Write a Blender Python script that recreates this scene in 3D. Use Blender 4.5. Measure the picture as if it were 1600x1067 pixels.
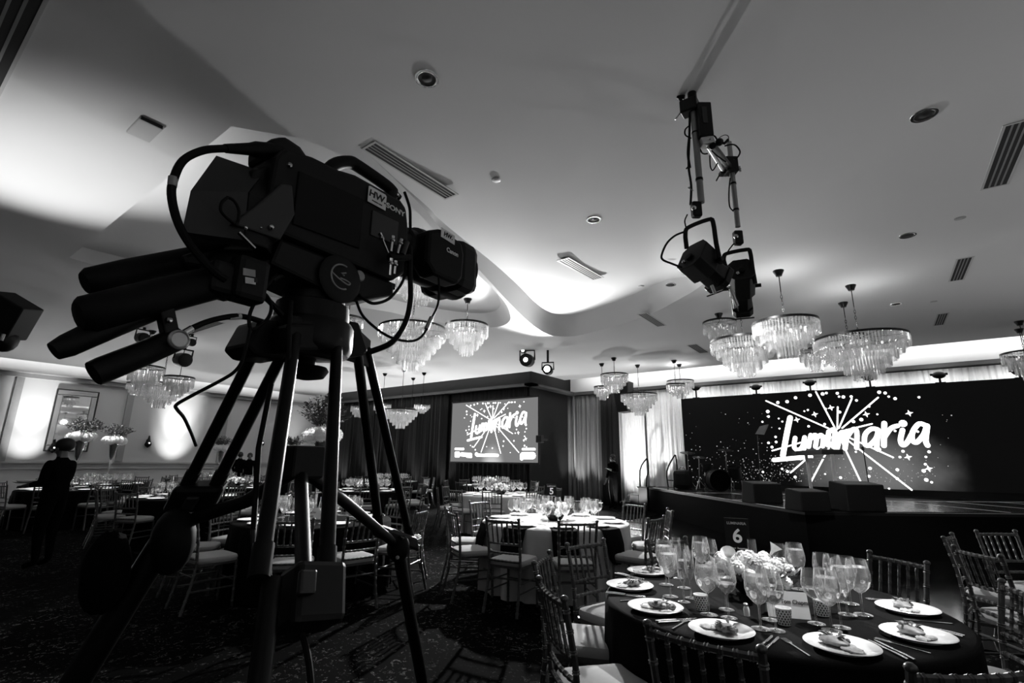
import bpy, bmesh, math, random
from mathutils import Vector, Matrix, Euler
random.seed(7)
for o in list(bpy.data.objects): bpy.data.objects.remove(o, do_unlink=True)
SC = bpy.context.scene
COL = SC.collection
R = math.radians
# ------------------------------------------------------------------ camera (room axes: X along the back wall, Y towards it)
FPX = 770.2
PITCH, ROLL, YAW = R(13.63), R(0.73), R(-36.3)
HC = 1.5
ZC = 4.3
_f = Vector((0, math.cos(PITCH), math.sin(PITCH))); _u = Vector((0, -math.sin(PITCH), math.cos(PITCH))); _x = Vector((1, 0, 0))
_x2 = math.cos(ROLL) * _x + math.sin(ROLL) * _u; _u2 = -math.sin(ROLL) * _x + math.cos(ROLL) * _u
_A = Vector((math.cos(YAW), math.sin(YAW), 0)); _B = Vector((-math.sin(YAW), math.cos(YAW), 0)); _Z = Vector((0, 0, 1))
def _room(v): return Vector((_A.dot(v), _B.dot(v), v.z))
CX, CU, CF = _room(_x2), _room(_u2), _room(_f)
CAM = Vector((0, 0, HC))
cd = bpy.data.cameras.new('camera'); cd.sensor_width = 36; cd.lens = FPX / 1600 * 36; cd.clip_start = .05; cd.clip_end = 200
co = bpy.data.objects.new('camera', cd); COL.objects.link(co)
m3 = Matrix((CX, CU, -CF)).transposed()
co.matrix_world = Matrix.Translation(CAM) @ m3.to_4x4()
SC.camera = co
def ray(px, py):
    d = CF * FPX + CX * (px - 800) - CU * (py - 533.5)
    return d / math.hypot(d.x, d.y)
def pz(px, py, z): d = ray(px, py); return CAM + d * ((z - HC) / d.z)
def pY(px, py, y): d = ray(px, py); return CAM + d * (y / d.y)
def pX(px, py, x): d = ray(px, py); return CAM + d * (x / d.x)
def pD(px, py, t): return CAM + ray(px, py) * t
# ------------------------------------------------------------------ world, exposure
W = bpy.data.worlds.new('world'); SC.world = W; W.use_nodes = True
W.node_tree.nodes['Background'].inputs[0].default_value = (1, 1, 1, 1)
W.node_tree.nodes['Background'].inputs[1].default_value = .02
SC.view_settings.view_transform = 'Standard'; SC.view_settings.look = 'None'
SC.view_settings.exposure = 0.0; SC.view_settings.gamma = 1
SC.view_settings.use_curve_mapping = False
# ------------------------------------------------------------------ lights
def light(name, kind, loc, energy, target=None, size=.2, spot=60, blend=.6, sy=None):
    l = bpy.data.lights.new(name, kind); l.energy = energy
    if kind == 'SPOT': l.spot_size = R(spot); l.spot_blend = blend; l.shadow_soft_size = size
    elif kind == 'AREA':
        l.size = size
        if sy: l.shape = 'RECTANGLE'; l.size_y = sy
    else: l.shadow_soft_size = size
    o = bpy.data.objects.new(name, l); COL.objects.link(o); o.location = loc
    if target is not None:
        d = Vector(target) - Vector(loc); o.rotation_euler = d.to_track_quat('-Z', 'Y').to_euler()
    return o
# cove strips (they lie on the cornice shelf and shine up into the recess)
for nm, loc, sx, sy, e in (('cove_strip_back', (-1.5, 16.3, 4.2), 15, .3, 330), ('cove_strip_screen', (-15.5, 13.5, 4.2), 11, .25, 120), ('cove_strip_left', (-21.4, 5, 4.2), .25, 15, 130)):
    light(nm, 'AREA', loc, e, None, sx, sy=sy).rotation_euler = (math.pi, 0, 0)
# stage wash lamp hanging in mid room, facing the camera side
LAMP = pD(853, 577, 12.2)
light('wash_lamp', 'SPOT', LAMP, 3600, LAMP + Vector((.62, -1, -.34)), .06, 84, .55)
YB_ = 17.0
# floor uplighters along the left wall and behind the drapes
for yy, e in ((3.75, 1100), (7.9, 1100), (12.6, 200)):
    light('wall_uplight', 'SPOT', (-20.5, yy, .35), e * .45, (-22.1, yy + .1, 2.5), .05, 42, 1)
    light('wall_uplight', 'SPOT', (-20.6, yy, .35), e * 1.0, (-22.1, yy + .1, 3.7), .05, 30, 1)
for x_, y_, e in ((-20.6, 1.0, 120), (-20.6, 5.8, 350), (-20.6, 10.2, 450), (-19, 13.3, 600), (-15.6, 13.3, 600), (-12.2, 13.3, 600), (-8.0, 15.9, 450), (5.3, 2.5, 80), (5.3, 6.5, 110), (5.3, 10.5, 280)):
    light('ceiling_fill', 'SPOT', (x_, y_, .25), e, (x_ * .8, y_ * .8, 4.3), .1, 130, 1)  # unseen spots added to brighten the ceiling
light('ceiling_uplight', 'SPOT', (-9.0, -.4, .3), 1500, (-6.4, .9, 4.3), .1, 36, 1)
for xx, yy, e in ((-9.2, 16.2, 330), (-8.3, 16.2, 300), (-7.0, 15.0, 300), (-6.5, 14.9, 500), (-13.4, 13.6, 130), (-14.9, 13.6, 150), (-16.3, 13.6, 150), (-17.9, 13.6, 130), (-19.6, 13.6, 180)):
    light('drape_uplight', 'SPOT', (xx, yy, .1), e, (xx, YB_ if xx > -9.6 else 14.2, 2.6 if e < 290 or xx < -8 else 1.7), .05, 62, .9)
# theatre spots on the tables
TABLES = {}
def table_spot(x, y, e, z=4.1, dx=0, dy=0, spot=34):
    light('table_spot', 'SPOT', (x + dx, y + dy, z), e, (x, y, .8), .08, spot, .7)
table_spot(-.62, 3.3, 1150, dx=.75, dy=.75, spot=31)
light('stage_fill', 'SPOT', (-1.6, 6.2, 4.1), 700, (-.3, 12.2, 1.0), .15, 46, .8)  # added spot that lightens the stage, without a fixture
table_spot(-3.5, 5.75, 1150, dx=0, dy=-.5)
table_spot(-5.85, 3.8, 650, dx=0, dy=-.5)
table_spot(-10.8, 4.3, 1100, dx=0, dy=-.5)
table_spot(-14.9, 3.5, 1000, dx=.3, dy=-.5)
table_spot(-17.1, 4.75, 1000, dx=.3, dy=-.5)
table_spot(-10.2, 8.0, 1000, dx=.3, dy=-.5)
table_spot(-7.1, 9.3, 1000, dx=.3, dy=-.5)
table_spot(-13.4, 6.4, 900, dx=.3, dy=-.5)
table_spot(-9.7, 12.2, 1000, dx=.3, dy=-.5)
# added soft fill from behind the camera, no fixture stands there
light('soft_fill', 'AREA', (2.5, -3.5, 4.2), 18, (0, 2, 1), 3)
# ------------------------------------------------------------------ materials
MAT = {}
def mat(name, c, rough=.6, metal=0., noise=None, bump=None, emit=0., spec=.5, sheen=0.):
    if name in MAT: return MAT[name]
    m = bpy.data.materials.new(name); m.use_nodes = True; nt = m.node_tree; b = nt.nodes['Principled BSDF']
    b.inputs['Base Color'].default_value = (c, c, c, 1); b.inputs['Roughness'].default_value = rough
    b.inputs['Metallic'].default_value = metal; b.inputs['Specular IOR Level'].default_value = spec
    if emit: b.inputs['Emission Color'].default_value = (1, 1, 1, 1); b.inputs['Emission Strength'].default_value = emit
    tc = nt.nodes.new('ShaderNodeTexCoord')
    sc, am = noise or (14, .08)
    n = nt.nodes.new('ShaderNodeTexNoise'); n.inputs['Scale'].default_value = sc; n.inputs['Detail'].default_value = 4
    nt.links.new(tc.outputs['Object'], n.inputs['Vector'])
    mr = nt.nodes.new('ShaderNodeMapRange'); mr.inputs[3].default_value = c * (1 - am); mr.inputs[4].default_value = c * (1 + am)
    nt.links.new(n.outputs['Fac'], mr.inputs[0]); nt.links.new(mr.outputs[0], b.inputs['Base Color'])
    if bump:
        n2 = nt.nodes.new('ShaderNodeTexNoise'); n2.inputs['Scale'].default_value = bump[0]; n2.inputs['Detail'].default_value = 3
        nt.links.new(tc.outputs['Object'], n2.inputs['Vector'])
        bp = nt.nodes.new('ShaderNodeBump'); bp.inputs['Strength'].default_value = bump[1]; bp.inputs['Distance'].default_value = .01
        nt.links.new(n2.outputs['Fac'], bp.inputs['Height']); nt.links.new(bp.outputs[0], b.inputs['Normal'])
    MAT[name] = m; return m
def mat_emit(name, c, s=1.):
    if name in MAT: return MAT[name]
    m = bpy.data.materials.new(name); m.use_nodes = True; nt = m.node_tree; nt.nodes.remove(nt.nodes['Principled BSDF'])
    e = nt.nodes.new('ShaderNodeEmission'); e.inputs[0].default_value = (c, c, c, 1); e.inputs[1].default_value = s
    nt.links.new(e.outputs[0], nt.nodes['Material Output'].inputs[0]); MAT[name] = m; return m
def mat_glass(name, tr=.55, body=.18, tint=1., rough=.03, grey=.9, edge=0.):
    """thin clear glass: see-through, mirror-like towards its edges, with milky white mixed in to make it look lit"""
    if name in MAT: return MAT[name]
    m = bpy.data.materials.new(name); m.use_nodes = True; nt = m.node_tree; nt.nodes.remove(nt.nodes['Principled BSDF'])
    t = nt.nodes.new('ShaderNodeBsdfTransparent'); t.inputs[0].default_value = (tint, tint, tint, 1)
    g = nt.nodes.new('ShaderNodeBsdfGlossy'); g.inputs['Roughness'].default_value = rough; g.inputs[0].default_value = (.9, .9, .9, 1)
    d = nt.nodes.new('ShaderNodeBsdfDiffuse'); d.inputs[0].default_value = (grey, grey, grey, 1)
    l = nt.nodes.new('ShaderNodeBsdfTranslucent'); l.inputs[0].default_value = (grey, grey, grey, 1)
    a = nt.nodes.new('ShaderNodeMixShader'); a.inputs[0].default_value = .5
    nt.links.new(d.outputs[0], a.inputs[1]); nt.links.new(l.outputs[0], a.inputs[2])
    lw = nt.nodes.new('ShaderNodeLayerWeight'); lw.inputs[0].default_value = 1 - tr
    b = nt.nodes.new('ShaderNodeMixShader'); nt.links.new(lw.outputs['Facing'], b.inputs[0])
    nt.links.new(t.outputs[0], b.inputs[1]); nt.links.new(g.outputs[0], b.inputs[2])
    c = nt.nodes.new('ShaderNodeMixShader')
    l2 = nt.nodes.new('ShaderNodeLayerWeight'); l2.inputs[0].default_value = .5; pw = nt.nodes.new('ShaderNodeMath'); pw.operation = 'POWER'; pw.inputs[1].default_value = 4; nt.links.new(l2.outputs['Facing'], pw.inputs[0])
    ma = nt.nodes.new('ShaderNodeMath'); ma.operation = 'MULTIPLY_ADD'; ma.inputs[1].default_value = edge; ma.inputs[2].default_value = body; nt.links.new(pw.outputs[0], ma.inputs[0]); nt.links.new(ma.outputs[0], c.inputs[0])  # edge adds diffuse white at grazing view, imitating lit rims
    nt.links.new(b.outputs[0], c.inputs[1]); nt.links.new(a.outputs[0], c.inputs[2])
    nt.links.new(c.outputs[0], nt.nodes['Material Output'].inputs[0]); MAT[name] = m; return m
def carpet():
    m = bpy.data.materials.new('carpet'); m.use_nodes = True; nt = m.node_tree; b = nt.nodes['Principled BSDF']
    tc = nt.nodes.new('ShaderNodeTexCoord')
    n = nt.nodes.new('ShaderNodeTexNoise'); n.inputs['Scale'].default_value = 13; n.inputs['Detail'].default_value = 5; n.inputs['Roughness'].default_value = .7; n.inputs['Distortion'].default_value = 1.6
    n3 = nt.nodes.new('ShaderNodeTexNoise'); n3.inputs['Scale'].default_value = 1.3; n3.inputs['Detail'].default_value = 2
    nt.links.new(tc.outputs['Object'], n.inputs['Vector']); nt.links.new(tc.outputs['Object'], n3.inputs['Vector'])
    r = nt.nodes.new('ShaderNodeValToRGB'); e = r.color_ramp.elements
    e[0].position = .0; e[0].color = (.0012,) * 3 + (1,); e[1].position = 1; e[1].color = (.0012,) * 3 + (1,)
    for p, v in ((.575, .0012), (.60, .006), (.618, .22), (.635, .006), (.65, .0012)):
        q = r.color_ramp.elements.new(p); q.color = (v, v, v, 1)
    nt.links.new(n.outputs['Fac'], r.inputs[0])
    mx = nt.nodes.new('ShaderNodeMix'); mx.data_type = 'RGBA'; mx.blend_type = 'MULTIPLY'; mx.inputs['Factor'].default_value = 1
    mr = nt.nodes.new('ShaderNodeMapRange'); mr.inputs[1].default_value = .38; mr.inputs[2].default_value = .62; mr.inputs[3].default_value = .15; mr.inputs[4].default_value = 1.3
    nt.links.new(n3.outputs['Fac'], mr.inputs[0]); nt.links.new(r.outputs[0], mx.inputs['A']); nt.links.new(mr.outputs[0], mx.inputs['B'])
    nt.links.new(mx.outputs['Result'], b.inputs['Base Color']); b.inputs['Roughness'].default_value = .95; b.inputs['Specular IOR Level'].default_value = .02
    MAT['carpet'] = m; return m
carpet()
def facing_stripe(name): pass
mat('ceiling_paint', .62, .85, noise=(.35, .05), spec=.2)
mat('wall_paint', .55, .8, noise=(.6, .04), spec=.2); mat('trim_paint', .40, .6)
mat('pilaster_paint', .30, .7)
mat('cornice_dark', .045, .8)
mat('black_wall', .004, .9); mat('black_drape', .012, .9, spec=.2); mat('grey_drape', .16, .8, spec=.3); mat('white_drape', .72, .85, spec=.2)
mat('black_plastic', .004, .5, spec=.25); mat('black_rubber', .003, .6, spec=.2); mat('black_metal', .008, .36, .6); mat('dark_metal', .05, .35, .7)
mat('vf_plastic', .028, .55)
mat('steel', .5, .25, 1.); mat('silver', .75, .2, 1.); mat('pipe', .28, .4, .6); mat('light_metal', .6, .4, .6)
mat('chair_gilt', .11, .32, .55, noise=(40, .4)); mat('cushion', .42, .9, noise=(60, .06), bump=(250, .15), spec=.2)
mat('black_cloth', .003, .9, noise=(30, .3), bump=(200, .2), spec=.06); mat('white_cloth', .5, .9, bump=(160, .15), spec=.2); mat('white_china', .75, .12)
mat('white_card', .75, .8); mat('sign_black', .004, .7, spec=.15); mat('print_black', .02, .7); mat('print_white', .8, .7)
mat('petal', .78, .9, noise=(50, .15), spec=.1); mat('petal_grey', .38, .8, noise=(50, .3)); mat('leaf', .035, .6, noise=(30, .5)); mat('leaf_mid', .09, .6, noise=(30, .5)); mat('stem', .06, .6)
mat('food_light', .45, .6, noise=(60, .5)); mat('food_dark', .1, .5, noise=(80, .7)); mat('food_mid', .24, .5, noise=(70, .6))
mat('skin', .1, .6); mat('cloth_person', .0018, .95, spec=.03); mat('hair', .01, .7)
mat('grey_plastic', .35, .5); mat('vent_frame', .45, .6); mat('vent_dark', .008, .8); mat('vent_slat', .2, .5)
mat('screen_gloss', .01, .25); mat('acrylic', .8, .3)
mat('dance_floor', .008, .13, noise=(3, .3), spec=.6); mat('stage_deck', .008, .22, noise=(6, .3)); mat('pale_strip', .75, .5)
mat_glass('glass', .55, .02, edge=.55); mat_glass('water', .5, .09, rough=.08, edge=.2); mat_glass('crystal', .42, .13, rough=.1, grey=.8); mat_glass('vase_glass', .7, .08); mat_glass('wine', .3, .25, tint=.5, grey=.4)
mat_emit('led_white', 1, 2.6); mat_emit('bulb', 1, 1.6); mat_emit('lamp_lens', 1, 30); mat_emit('lamp_lens_soft', 1, 5); mat_emit('flame', 1, 4); mat_emit('tag_light', 1, 1.2)
# ------------------------------------------------------------------ mesh helpers
class MB:
    def __init__(s): s.v = []; s.f = []; s.mi = []; s.cur = 0
    def add(s, vs, fs):
        n = len(s.v); s.v += [tuple(v) for v in vs]; s.f += [tuple(i + n for i in f) for f in fs]; s.mi += [s.cur] * len(fs); return s
    def box(s, x0, x1, y0, y1, z0, z1, M=None):
        vs = [Vector((x, y, z)) for z in (z0, z1) for y in (y0, y1) for x in (x0, x1)]
        if M is not None: vs = [M @ v for v in vs]
        return s.add(vs, [(0, 2, 3, 1), (4, 5, 7, 6), (0, 1, 5, 4), (2, 6, 7, 3), (0, 4, 6, 2), (1, 3, 7, 5)])
    def tube(s, pts, r, n=8, caps=True, flat=None):
        pts = [Vector(p) for p in pts]; k = len(pts); rs = r if isinstance(r, (list, tuple)) else [r] * k
        vs = []; up = None
        for i, p in enumerate(pts):
            t = (pts[min(i + 1, k - 1)] - pts[max(i - 1, 0)])
            if t.length < 1e-9: t = Vector((0, 0, 1))
            t.normalize()
            if up is None: up = Vector((0, 0, 1)) if abs(t.z) < .9 else Vector((0, 1, 0))
            a = t.cross(up); 
            if a.length < 1e-6: a = t.cross(Vector((1, 0, 0)))
            a.normalize(); b = a.cross(t); up = b
            for j in range(n):
                w = 2 * math.pi * (j + .5) / n
                vs.append(p + a * (math.cos(w) * rs[i]) + b * (math.sin(w) * rs[i] * (flat or 1)))
        fs = [(i * n + j, i * n + (j + 1) % n, (i + 1) * n + (j + 1) % n, (i + 1) * n + j) for i in range(k - 1) for j in range(n)]
        if caps: fs += [tuple(range(n))[::-1], tuple((k - 1) * n + j for j in range(n))]
        return s.add(vs, fs)
    def lathe(s, prof, n=24, M=None, rip=None):
        vs = []; fs = []; k = len(prof)
        for i, (r, z) in enumerate(prof):
            for j in range(n):
                a = 2 * math.pi * j / n; rr = r if rip is None else rip(r, z, a, i)
                v = Vector((rr * math.cos(a), rr * math.sin(a), z)); vs.append(M @ v if M is not None else v)
        fs = [(i * n + j, i * n + (j + 1) % n, (i + 1) * n + (j + 1) % n, (i + 1) * n + j) for i in range(k - 1) for j in range(n)]
        if prof[0][0] > 1e-5 and prof[0][0] < 1e3 and getattr(s, 'capb', True): fs.append(tuple(range(n))[::-1])
        if prof[-1][0] > 1e-5 and getattr(s, 'capt', True): fs.append(tuple((k - 1) * n + j for j in range(n)))
        return s.add(vs, fs)
    def open(s): s.capb = s.capt = False; return s
    def ball(s, c, r, nu=12, nv=8, sc=(1, 1, 1), jit=0):
        c = Vector(c); pr = []
        vs = [c + Vector((0, 0, -r * sc[2]))]
        for i in range(1, nv):
            t = math.pi * i / nv - math.pi / 2
            for j in range(nu):
                a = 2 * math.pi * j / nu; q = 1 + random.uniform(-jit, jit)
                vs.append(c + Vector((r * sc[0] * math.cos(t) * math.cos(a) * q, r * sc[1] * math.cos(t) * math.sin(a) * q, r * sc[2] * math.sin(t) * q)))
        vs.append(c + Vector((0, 0, r * sc[2]))); last = len(vs) - 1
        fs = [(0, 1 + (j + 1) % nu, 1 + j) for j in range(nu)]
        fs += [(1 + i * nu + j, 1 + i * nu + (j + 1) % nu, 1 + (i + 1) * nu + (j + 1) % nu, 1 + (i + 1) * nu + j) for i in range(nv - 2) for j in range(nu)]
        fs += [(last, 1 + (nv - 2) * nu + j, 1 + (nv - 2) * nu + (j + 1) % nu) for j in range(nu)]
        return s.add(vs, fs)
    def prism(s, poly, a, b, M=None):
        """poly in local x,y extruded in z from a to b"""
        n = len(poly); vs = [Vector((x, y, z)) for z in (a, b) for x, y in poly]
        if M is not None: vs = [M @ v for v in vs]
        fs = [tuple(range(n))[::-1], tuple(range(n, 2 * n))] + [(i, (i + 1) % n, n + (i + 1) % n, n + i) for i in range(n)]
        return s.add(vs, fs)
    def mesh(s, name, mats, smooth=False):
        me = bpy.data.meshes.new(name); me.from_pydata(s.v, [], s.f); me.validate()
        for m in (mats if isinstance(mats, (list, tuple)) else [mats]): me.materials.append(MAT[m] if isinstance(m, str) else m)
        if len(me.materials) > 1 and len(me.polygons) == len(s.mi):
            me.polygons.foreach_set('material_index', s.mi)
        bm = bmesh.new(); bm.from_mesh(me); bmesh.ops.recalc_face_normals(bm, faces=bm.faces); bm.to_mesh(me); bm.free()
        if smooth:
            me.polygons.foreach_set('use_smooth', [True] * len(me.polygons)); me.set_sharp_from_angle(angle=R(40))
        me.update(); return me
    def build(s, name, mats, parent=None, smooth=False, bevel=0):
        o = bpy.data.objects.new(name, s.mesh(name, mats, smooth)); COL.objects.link(o)
        if parent is not None: attach(o, parent)
        if bevel:
            b = o.modifiers.new('bevel', 'BEVEL'); b.width = bevel; b.segments = 2; b.limit_method = 'ANGLE'; b.angle_limit = R(35)
        return o
def world_of(o):
    m = Matrix.LocRotScale(o.location, o.rotation_euler, o.scale)
    return world_of(o.parent) @ o.matrix_parent_inverse @ m if o.parent else m
def attach(o, parent):
    o.parent = parent; o.matrix_parent_inverse = world_of(parent).inverted()
def tag(o, label=None, cat=None, group=None, kind=None):
    if label: o['label'] = label
    if cat: o['category'] = cat
    if group: o['group'] = group
    if kind: o['kind'] = kind
    return o
def thing(name, label, cat, loc=(0, 0, 0), rz=0, group=None):
    o = bpy.data.objects.new(name, None); o.empty_display_size = .1; COL.objects.link(o); o.location = loc; o.rotation_euler = (0, 0, rz)
    return tag(o, label, cat, group)
def struct(o): o['kind'] = 'structure'; return o
KIDS = {}
def copy_tree(o, parent=None):
    c = o.copy(); COL.objects.link(c)
    if parent is not None: c.parent = parent
    for ch in KIDS.get(o.name) or [q for q in o.children]: copy_tree(ch, c)
    return c
def frame_M(o, ex, ey, ez):
    return Matrix(((ex[0], ey[0], ez[0], o[0]), (ex[1], ey[1], ez[1], o[1]), (ex[2], ey[2], ez[2], o[2]), (0, 0, 0, 1)))
def text(name, s, size, M, m, parent, depth=.0006, align='CENTER', shear=0, sx=1):
    c = bpy.data.curves.new(name, 'FONT'); c.body = s; c.size = size; c.extrude = depth; c.align_x = align; c.align_y = 'CENTER'; c.shear = shear; c.offset = size * .022
    o = bpy.data.objects.new(name, c); COL.objects.link(o); dg = bpy.context.evaluated_depsgraph_get(); dg.update()
    me = bpy.data.meshes.new_from_object(o.evaluated_get(dg)); bpy.data.objects.remove(o)
    me.materials.clear(); me.materials.append(MAT[m])
    me.transform(M @ Matrix.Diagonal((sx, 1, 1, 1)))
    o = bpy.data.objects.new(name, me); COL.objects.link(o); attach(o, parent); return o
def smooth_path(pts, k=5):
    pts = [Vector(p) for p in pts]; out = []
    for i in range(len(pts) - 1):
        p0, p1, p2, p3 = pts[max(i - 1, 0)], pts[i], pts[i + 1], pts[min(i + 2, len(pts) - 1)]
        for j in range(k):
            t = j / k
            out.append(.5 * ((2 * p1) + (p2 - p0) * t + (2 * p0 - 5 * p1 + 4 * p2 - p3) * t * t + (3 * p1 - p0 - 3 * p2 + p3) * t ** 3))
    out.append(pts[-1]); return out
# ================================================================== the room
YB, YS, XL, XC = 17.2, 14.3, -22.0, -9.7        # back wall, screen wall, left wall, corner between the two back walls
XR, YN, ZT = 6.0, -6.0, 4.78
struct(MB().box(XL - .2, XR, YN, YB + .2, -.1, 0).build('floor', 'carpet'))
struct(MB().box(XL - .2, XL, YN, YS + .2, 0, ZT).build('wall_left', 'wall_paint'))
struct(MB().box(XL, XC, YS, YS + .2, 0, ZT).build('wall_screen_side', 'black_wall'))
struct(MB().box(XC - .2, XC, YS + .2, YB, 0, ZT).build('wall_return', 'black_wall'))
struct(MB().box(XC, XR, YB, YB + .2, 0, ZT).build('wall_back', 'wall_paint'))
struct(MB().box(XR, XR + .2, YN, YB + .2, 0, ZT).build('wall_right', 'wall_paint'))
# ---- ceiling: lower plane with two shaped coffers cut in, cove gap along the walls, upper slab above
outer = [(-20.7, YN), (XR, YN), (XR, 15.0), (-8.7, 15.0), (-8.7, 12.9), (-20.7, 12.9)]
def q(px, py): v = pz(px, py, ZC); return (v.x, v.y)
cofL = [(-4.2, 1.55), (-9.2, 1.58), (-9.22, 1.8), (-9.15, 2.6), (-8.7, 3.8)] + [q(580, 481), q(640, 493), q(700, 503), q(745, 507), q(768, 505), q(779, 499), q(781, 489), q(770, 467), q(732, 421), q(700, 385), q(672, 352), q(650, 330)] + [(-3.75, 2.6), (-3.85, 2.0)]
cofR = [(-3.0, YN + .6), (-3.05, -1)] + [(-3.35, 1.6)] + [q(655, 315), q(686, 349), q(724, 386), q(761, 421), q(801, 461), q(835, 494), q(859, 509), q(882, 512), q(905, 510), q(950, 498), q(1000, 481), q(1050, 458), q(1100, 436)] + [(-.9, 6.5), (.3, 5.6), (1.6, 4.3), (2.6, 2.6), (3.2, 0), (3.3, YN + .6)]
def resample(poly, n):
    P = [Vector((x, y)) for x, y in poly]; L = [0]
    for i in range(len(P)): L.append(L[-1] + (P[(i + 1) % len(P)] - P[i]).length)
    out = []
    for k in range(n):
        s = L[-1] * k / n; i = max(j for j in range(len(P)) if L[j] <= s + 1e-9)
        t = (s - L[i]) / max(1e-9, L[i + 1] - L[i]); out.append(P[i].lerp(P[(i + 1) % len(P)], t))
    return out
def fill(bm, loops, z):
    es = []
    for lp in loops:
        vs = [bm.verts.new((p[0], p[1], z)) for p in lp]
        es += [bm.edges.new((vs[i], vs[(i + 1) % len(vs)])) for i in range(len(vs))]
    bmesh.ops.triangle_fill(bm, use_beauty=True, use_dissolve=False, edges=es)
def sstep(a, b, x): t = min(1, max(0, (x - a) / (b - a))); return t * t * (3 - 2 * t)
CL, CR = (-6.6, 3.6), (-1.0, 2.0)
smo = lambda P_: [(v.x, v.y) for v in smooth_path([(x, y, 0) for x, y in P_ + P_[:1]], 4)][:-1]
rL = cofL[:3] + [(v.x, v.y) for v in smooth_path([(x, y, 0) for x, y in cofL[3:]], 4)]
rR = smo(cofR)
wL = lambda x, y: sstep(4.2, 6.8, y)
wR = lambda x, y: sstep(2.5, 7.5, y) * (1 - sstep(-2.9, -1.3, x))
ext = lambda lp_, c, w, k: [(c[0] + (x - c[0]) * (1 + k(x, y) * w(x, y)), c[1] + (y - c[1]) * (1 + k(x, y) * w(x, y))) for x, y in lp_]
oL, oR = ext(rL, CL, wL, lambda x, y: .07), ext(rR, CR, wR, lambda x, y: .095)
bm = bmesh.new(); fill(bm, [outer, oL, oR], ZC)
for f in bm.faces:
    if f.normal.z > 0: f.normal_flip()
me = bpy.data.meshes.new('ceiling'); bm.to_mesh(me); bm.free(); me.materials.append(MAT['ceiling_paint'])
ceil = bpy.data.objects.new('ceiling', me); COL.objects.link(ceil); struct(ceil)
def coffer(name, loop, out, cen, rings, zf):
    """rings of vertices from the outer lip over the crease to the middle; zf(weight index, x, y) gives the rise"""
    n = len(loop); vs = [(x, y, ZC) for x, y in out]; fs = []
    for s_ in rings:
        for p in loop:
            vs.append((cen[0] + (p[0] - cen[0]) * s_, cen[1] + (p[1] - cen[1]) * s_, ZC + zf(s_, p[0], p[1])))
    k = len(rings) + 1
    for i in range(k - 1):
        for j in range(n): fs.append((i * n + j, i * n + (j + 1) % n, (i + 1) * n + (j + 1) % n, (i + 1) * n + j))
    vs.append((cen[0], cen[1], ZC + zf(0, *loop[0]))); c = len(vs) - 1
    for j in range(n): fs.append(((k - 1) * n + j, (k - 1) * n + (j + 1) % n, c))
    me = bpy.data.meshes.new(name); me.from_pydata(vs, [], fs); me.materials.append(MAT['ceiling_paint']); me.validate()
    bm = bmesh.new(); bm.from_mesh(me); bmesh.ops.dissolve_degenerate(bm, dist=1e-4, edges=bm.edges); bmesh.ops.recalc_face_normals(bm, faces=bm.faces); bm.to_mesh(me); bm.free()
    o = bpy.data.objects.new(name, me); COL.objects.link(o); attach(o, ceil)
    me.polygons.foreach_set('use_smooth', [True] * len(me.polygons)); me.set_sharp_from_angle(angle=R(16)); return o
PR = [(1, 1), (.985, .96), (.97, .92), (.95, .86), (.92, .77), (.88, .65), (.83, .51), (.78, .38), (.72, .26), (.65, .14), (.57, .05), (.48, 0), (.3, 0)]
coffer('coffer_recess', rR, oR, CR, [p[0] for p in PR], lambda s_, x, y: .30 * wR(x, y) * dict(PR).get(s_, 0))
PL = {1: 0, .998: 1}
coffer('coffer_recess', rL, oL, CL, [1, .998, .97, .9, .8, .6, .3], lambda s_, x, y: (.25 * wL(x, y) if s_ == 1 else .22 + .03 * wL(x, y) * max(0, (s_ - .5) * 2)))
fas = MB()
for i in range(len(outer)):
    (x0, y0), (x1, y1) = outer[i], outer[(i + 1) % len(outer)]
    if y0 == y1 == YN or (x0 == x1 == XR): continue
    fas.add([(x0, y0, ZC), (x1, y1, ZC), (x1, y1, ZT), (x0, y0, ZT)], [(0, 1, 2, 3)])
fas.build('cove_fascia', 'ceiling_paint', ceil)
MB().box(XL, XR, YN, YB, ZT, ZT + .1).build('upper_ceiling', 'ceiling_paint', ceil)
# ---- cornices
struct(MB().box(XC, XR, YB - .35, YB, 4.03, 4.13).build('trim_1', 'cornice_dark'))
struct(MB().box(XL + .3, XC + .35, YS - .35, YS, 4.05, 4.13).build('trim_2', 'cornice_dark'))
struct(MB().box(XC, XC + .35, YS - .35, YB - .35, 4.05, 4.13).build('trim_3', 'cornice_dark'))
t4 = struct(MB().box(XL, XL + .32, YN, YS - .35, 4.06, 4.13).build('trim_4', 'trim_paint'))
MB().box(XL, XL + .16, YN, YS - .35, 3.92, 4.06).build('frieze', 'pilaster_paint', t4)
t5 = struct(MB().box(XL, XL + .07, YN, YS, 1.24, 1.30).build('trim_5', 'trim_paint'))
MB().box(XL, XL + .04, YN, YS, 1.10, 1.24).build('rail_apron', 'pilaster_paint', t5)
MB().box(XL, XL + .06, YN, YS, 1.06, 1.10).build('rail_bead', 'trim_paint', t5)
struct(MB().box(XL, XL + .05, YN, YS, 0, .2).build('baseboard_left', 'trim_paint'))
for i, (a, b) in enumerate(((3.23, 3.42), (6.22, 6.42), (9.6, 9.8), (12.1, 12.35))):
    struct(MB().box(XL, XL + .10, a, b, 1.30, 3.92).build('trim_%d' % (6 + i), 'pilaster_paint'))
# dark door leaf at the far left of the wall
d1 = struct(MB().box(XL, XL + .08, 1.6, 3.0, 0, 2.75).build('door_1', 'pilaster_paint')); MB().box(XL + .08, XL + .1, 1.75, 2.85, .1, 2.6).build('door_panel', 'cornice_dark', d1)
# polished dance floor in front of the stage
struct(MB().box(-5.6, 5.0, 6.1, 15.5, 0, .012).build('floor_dance', 'dance_floor'))
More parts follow.
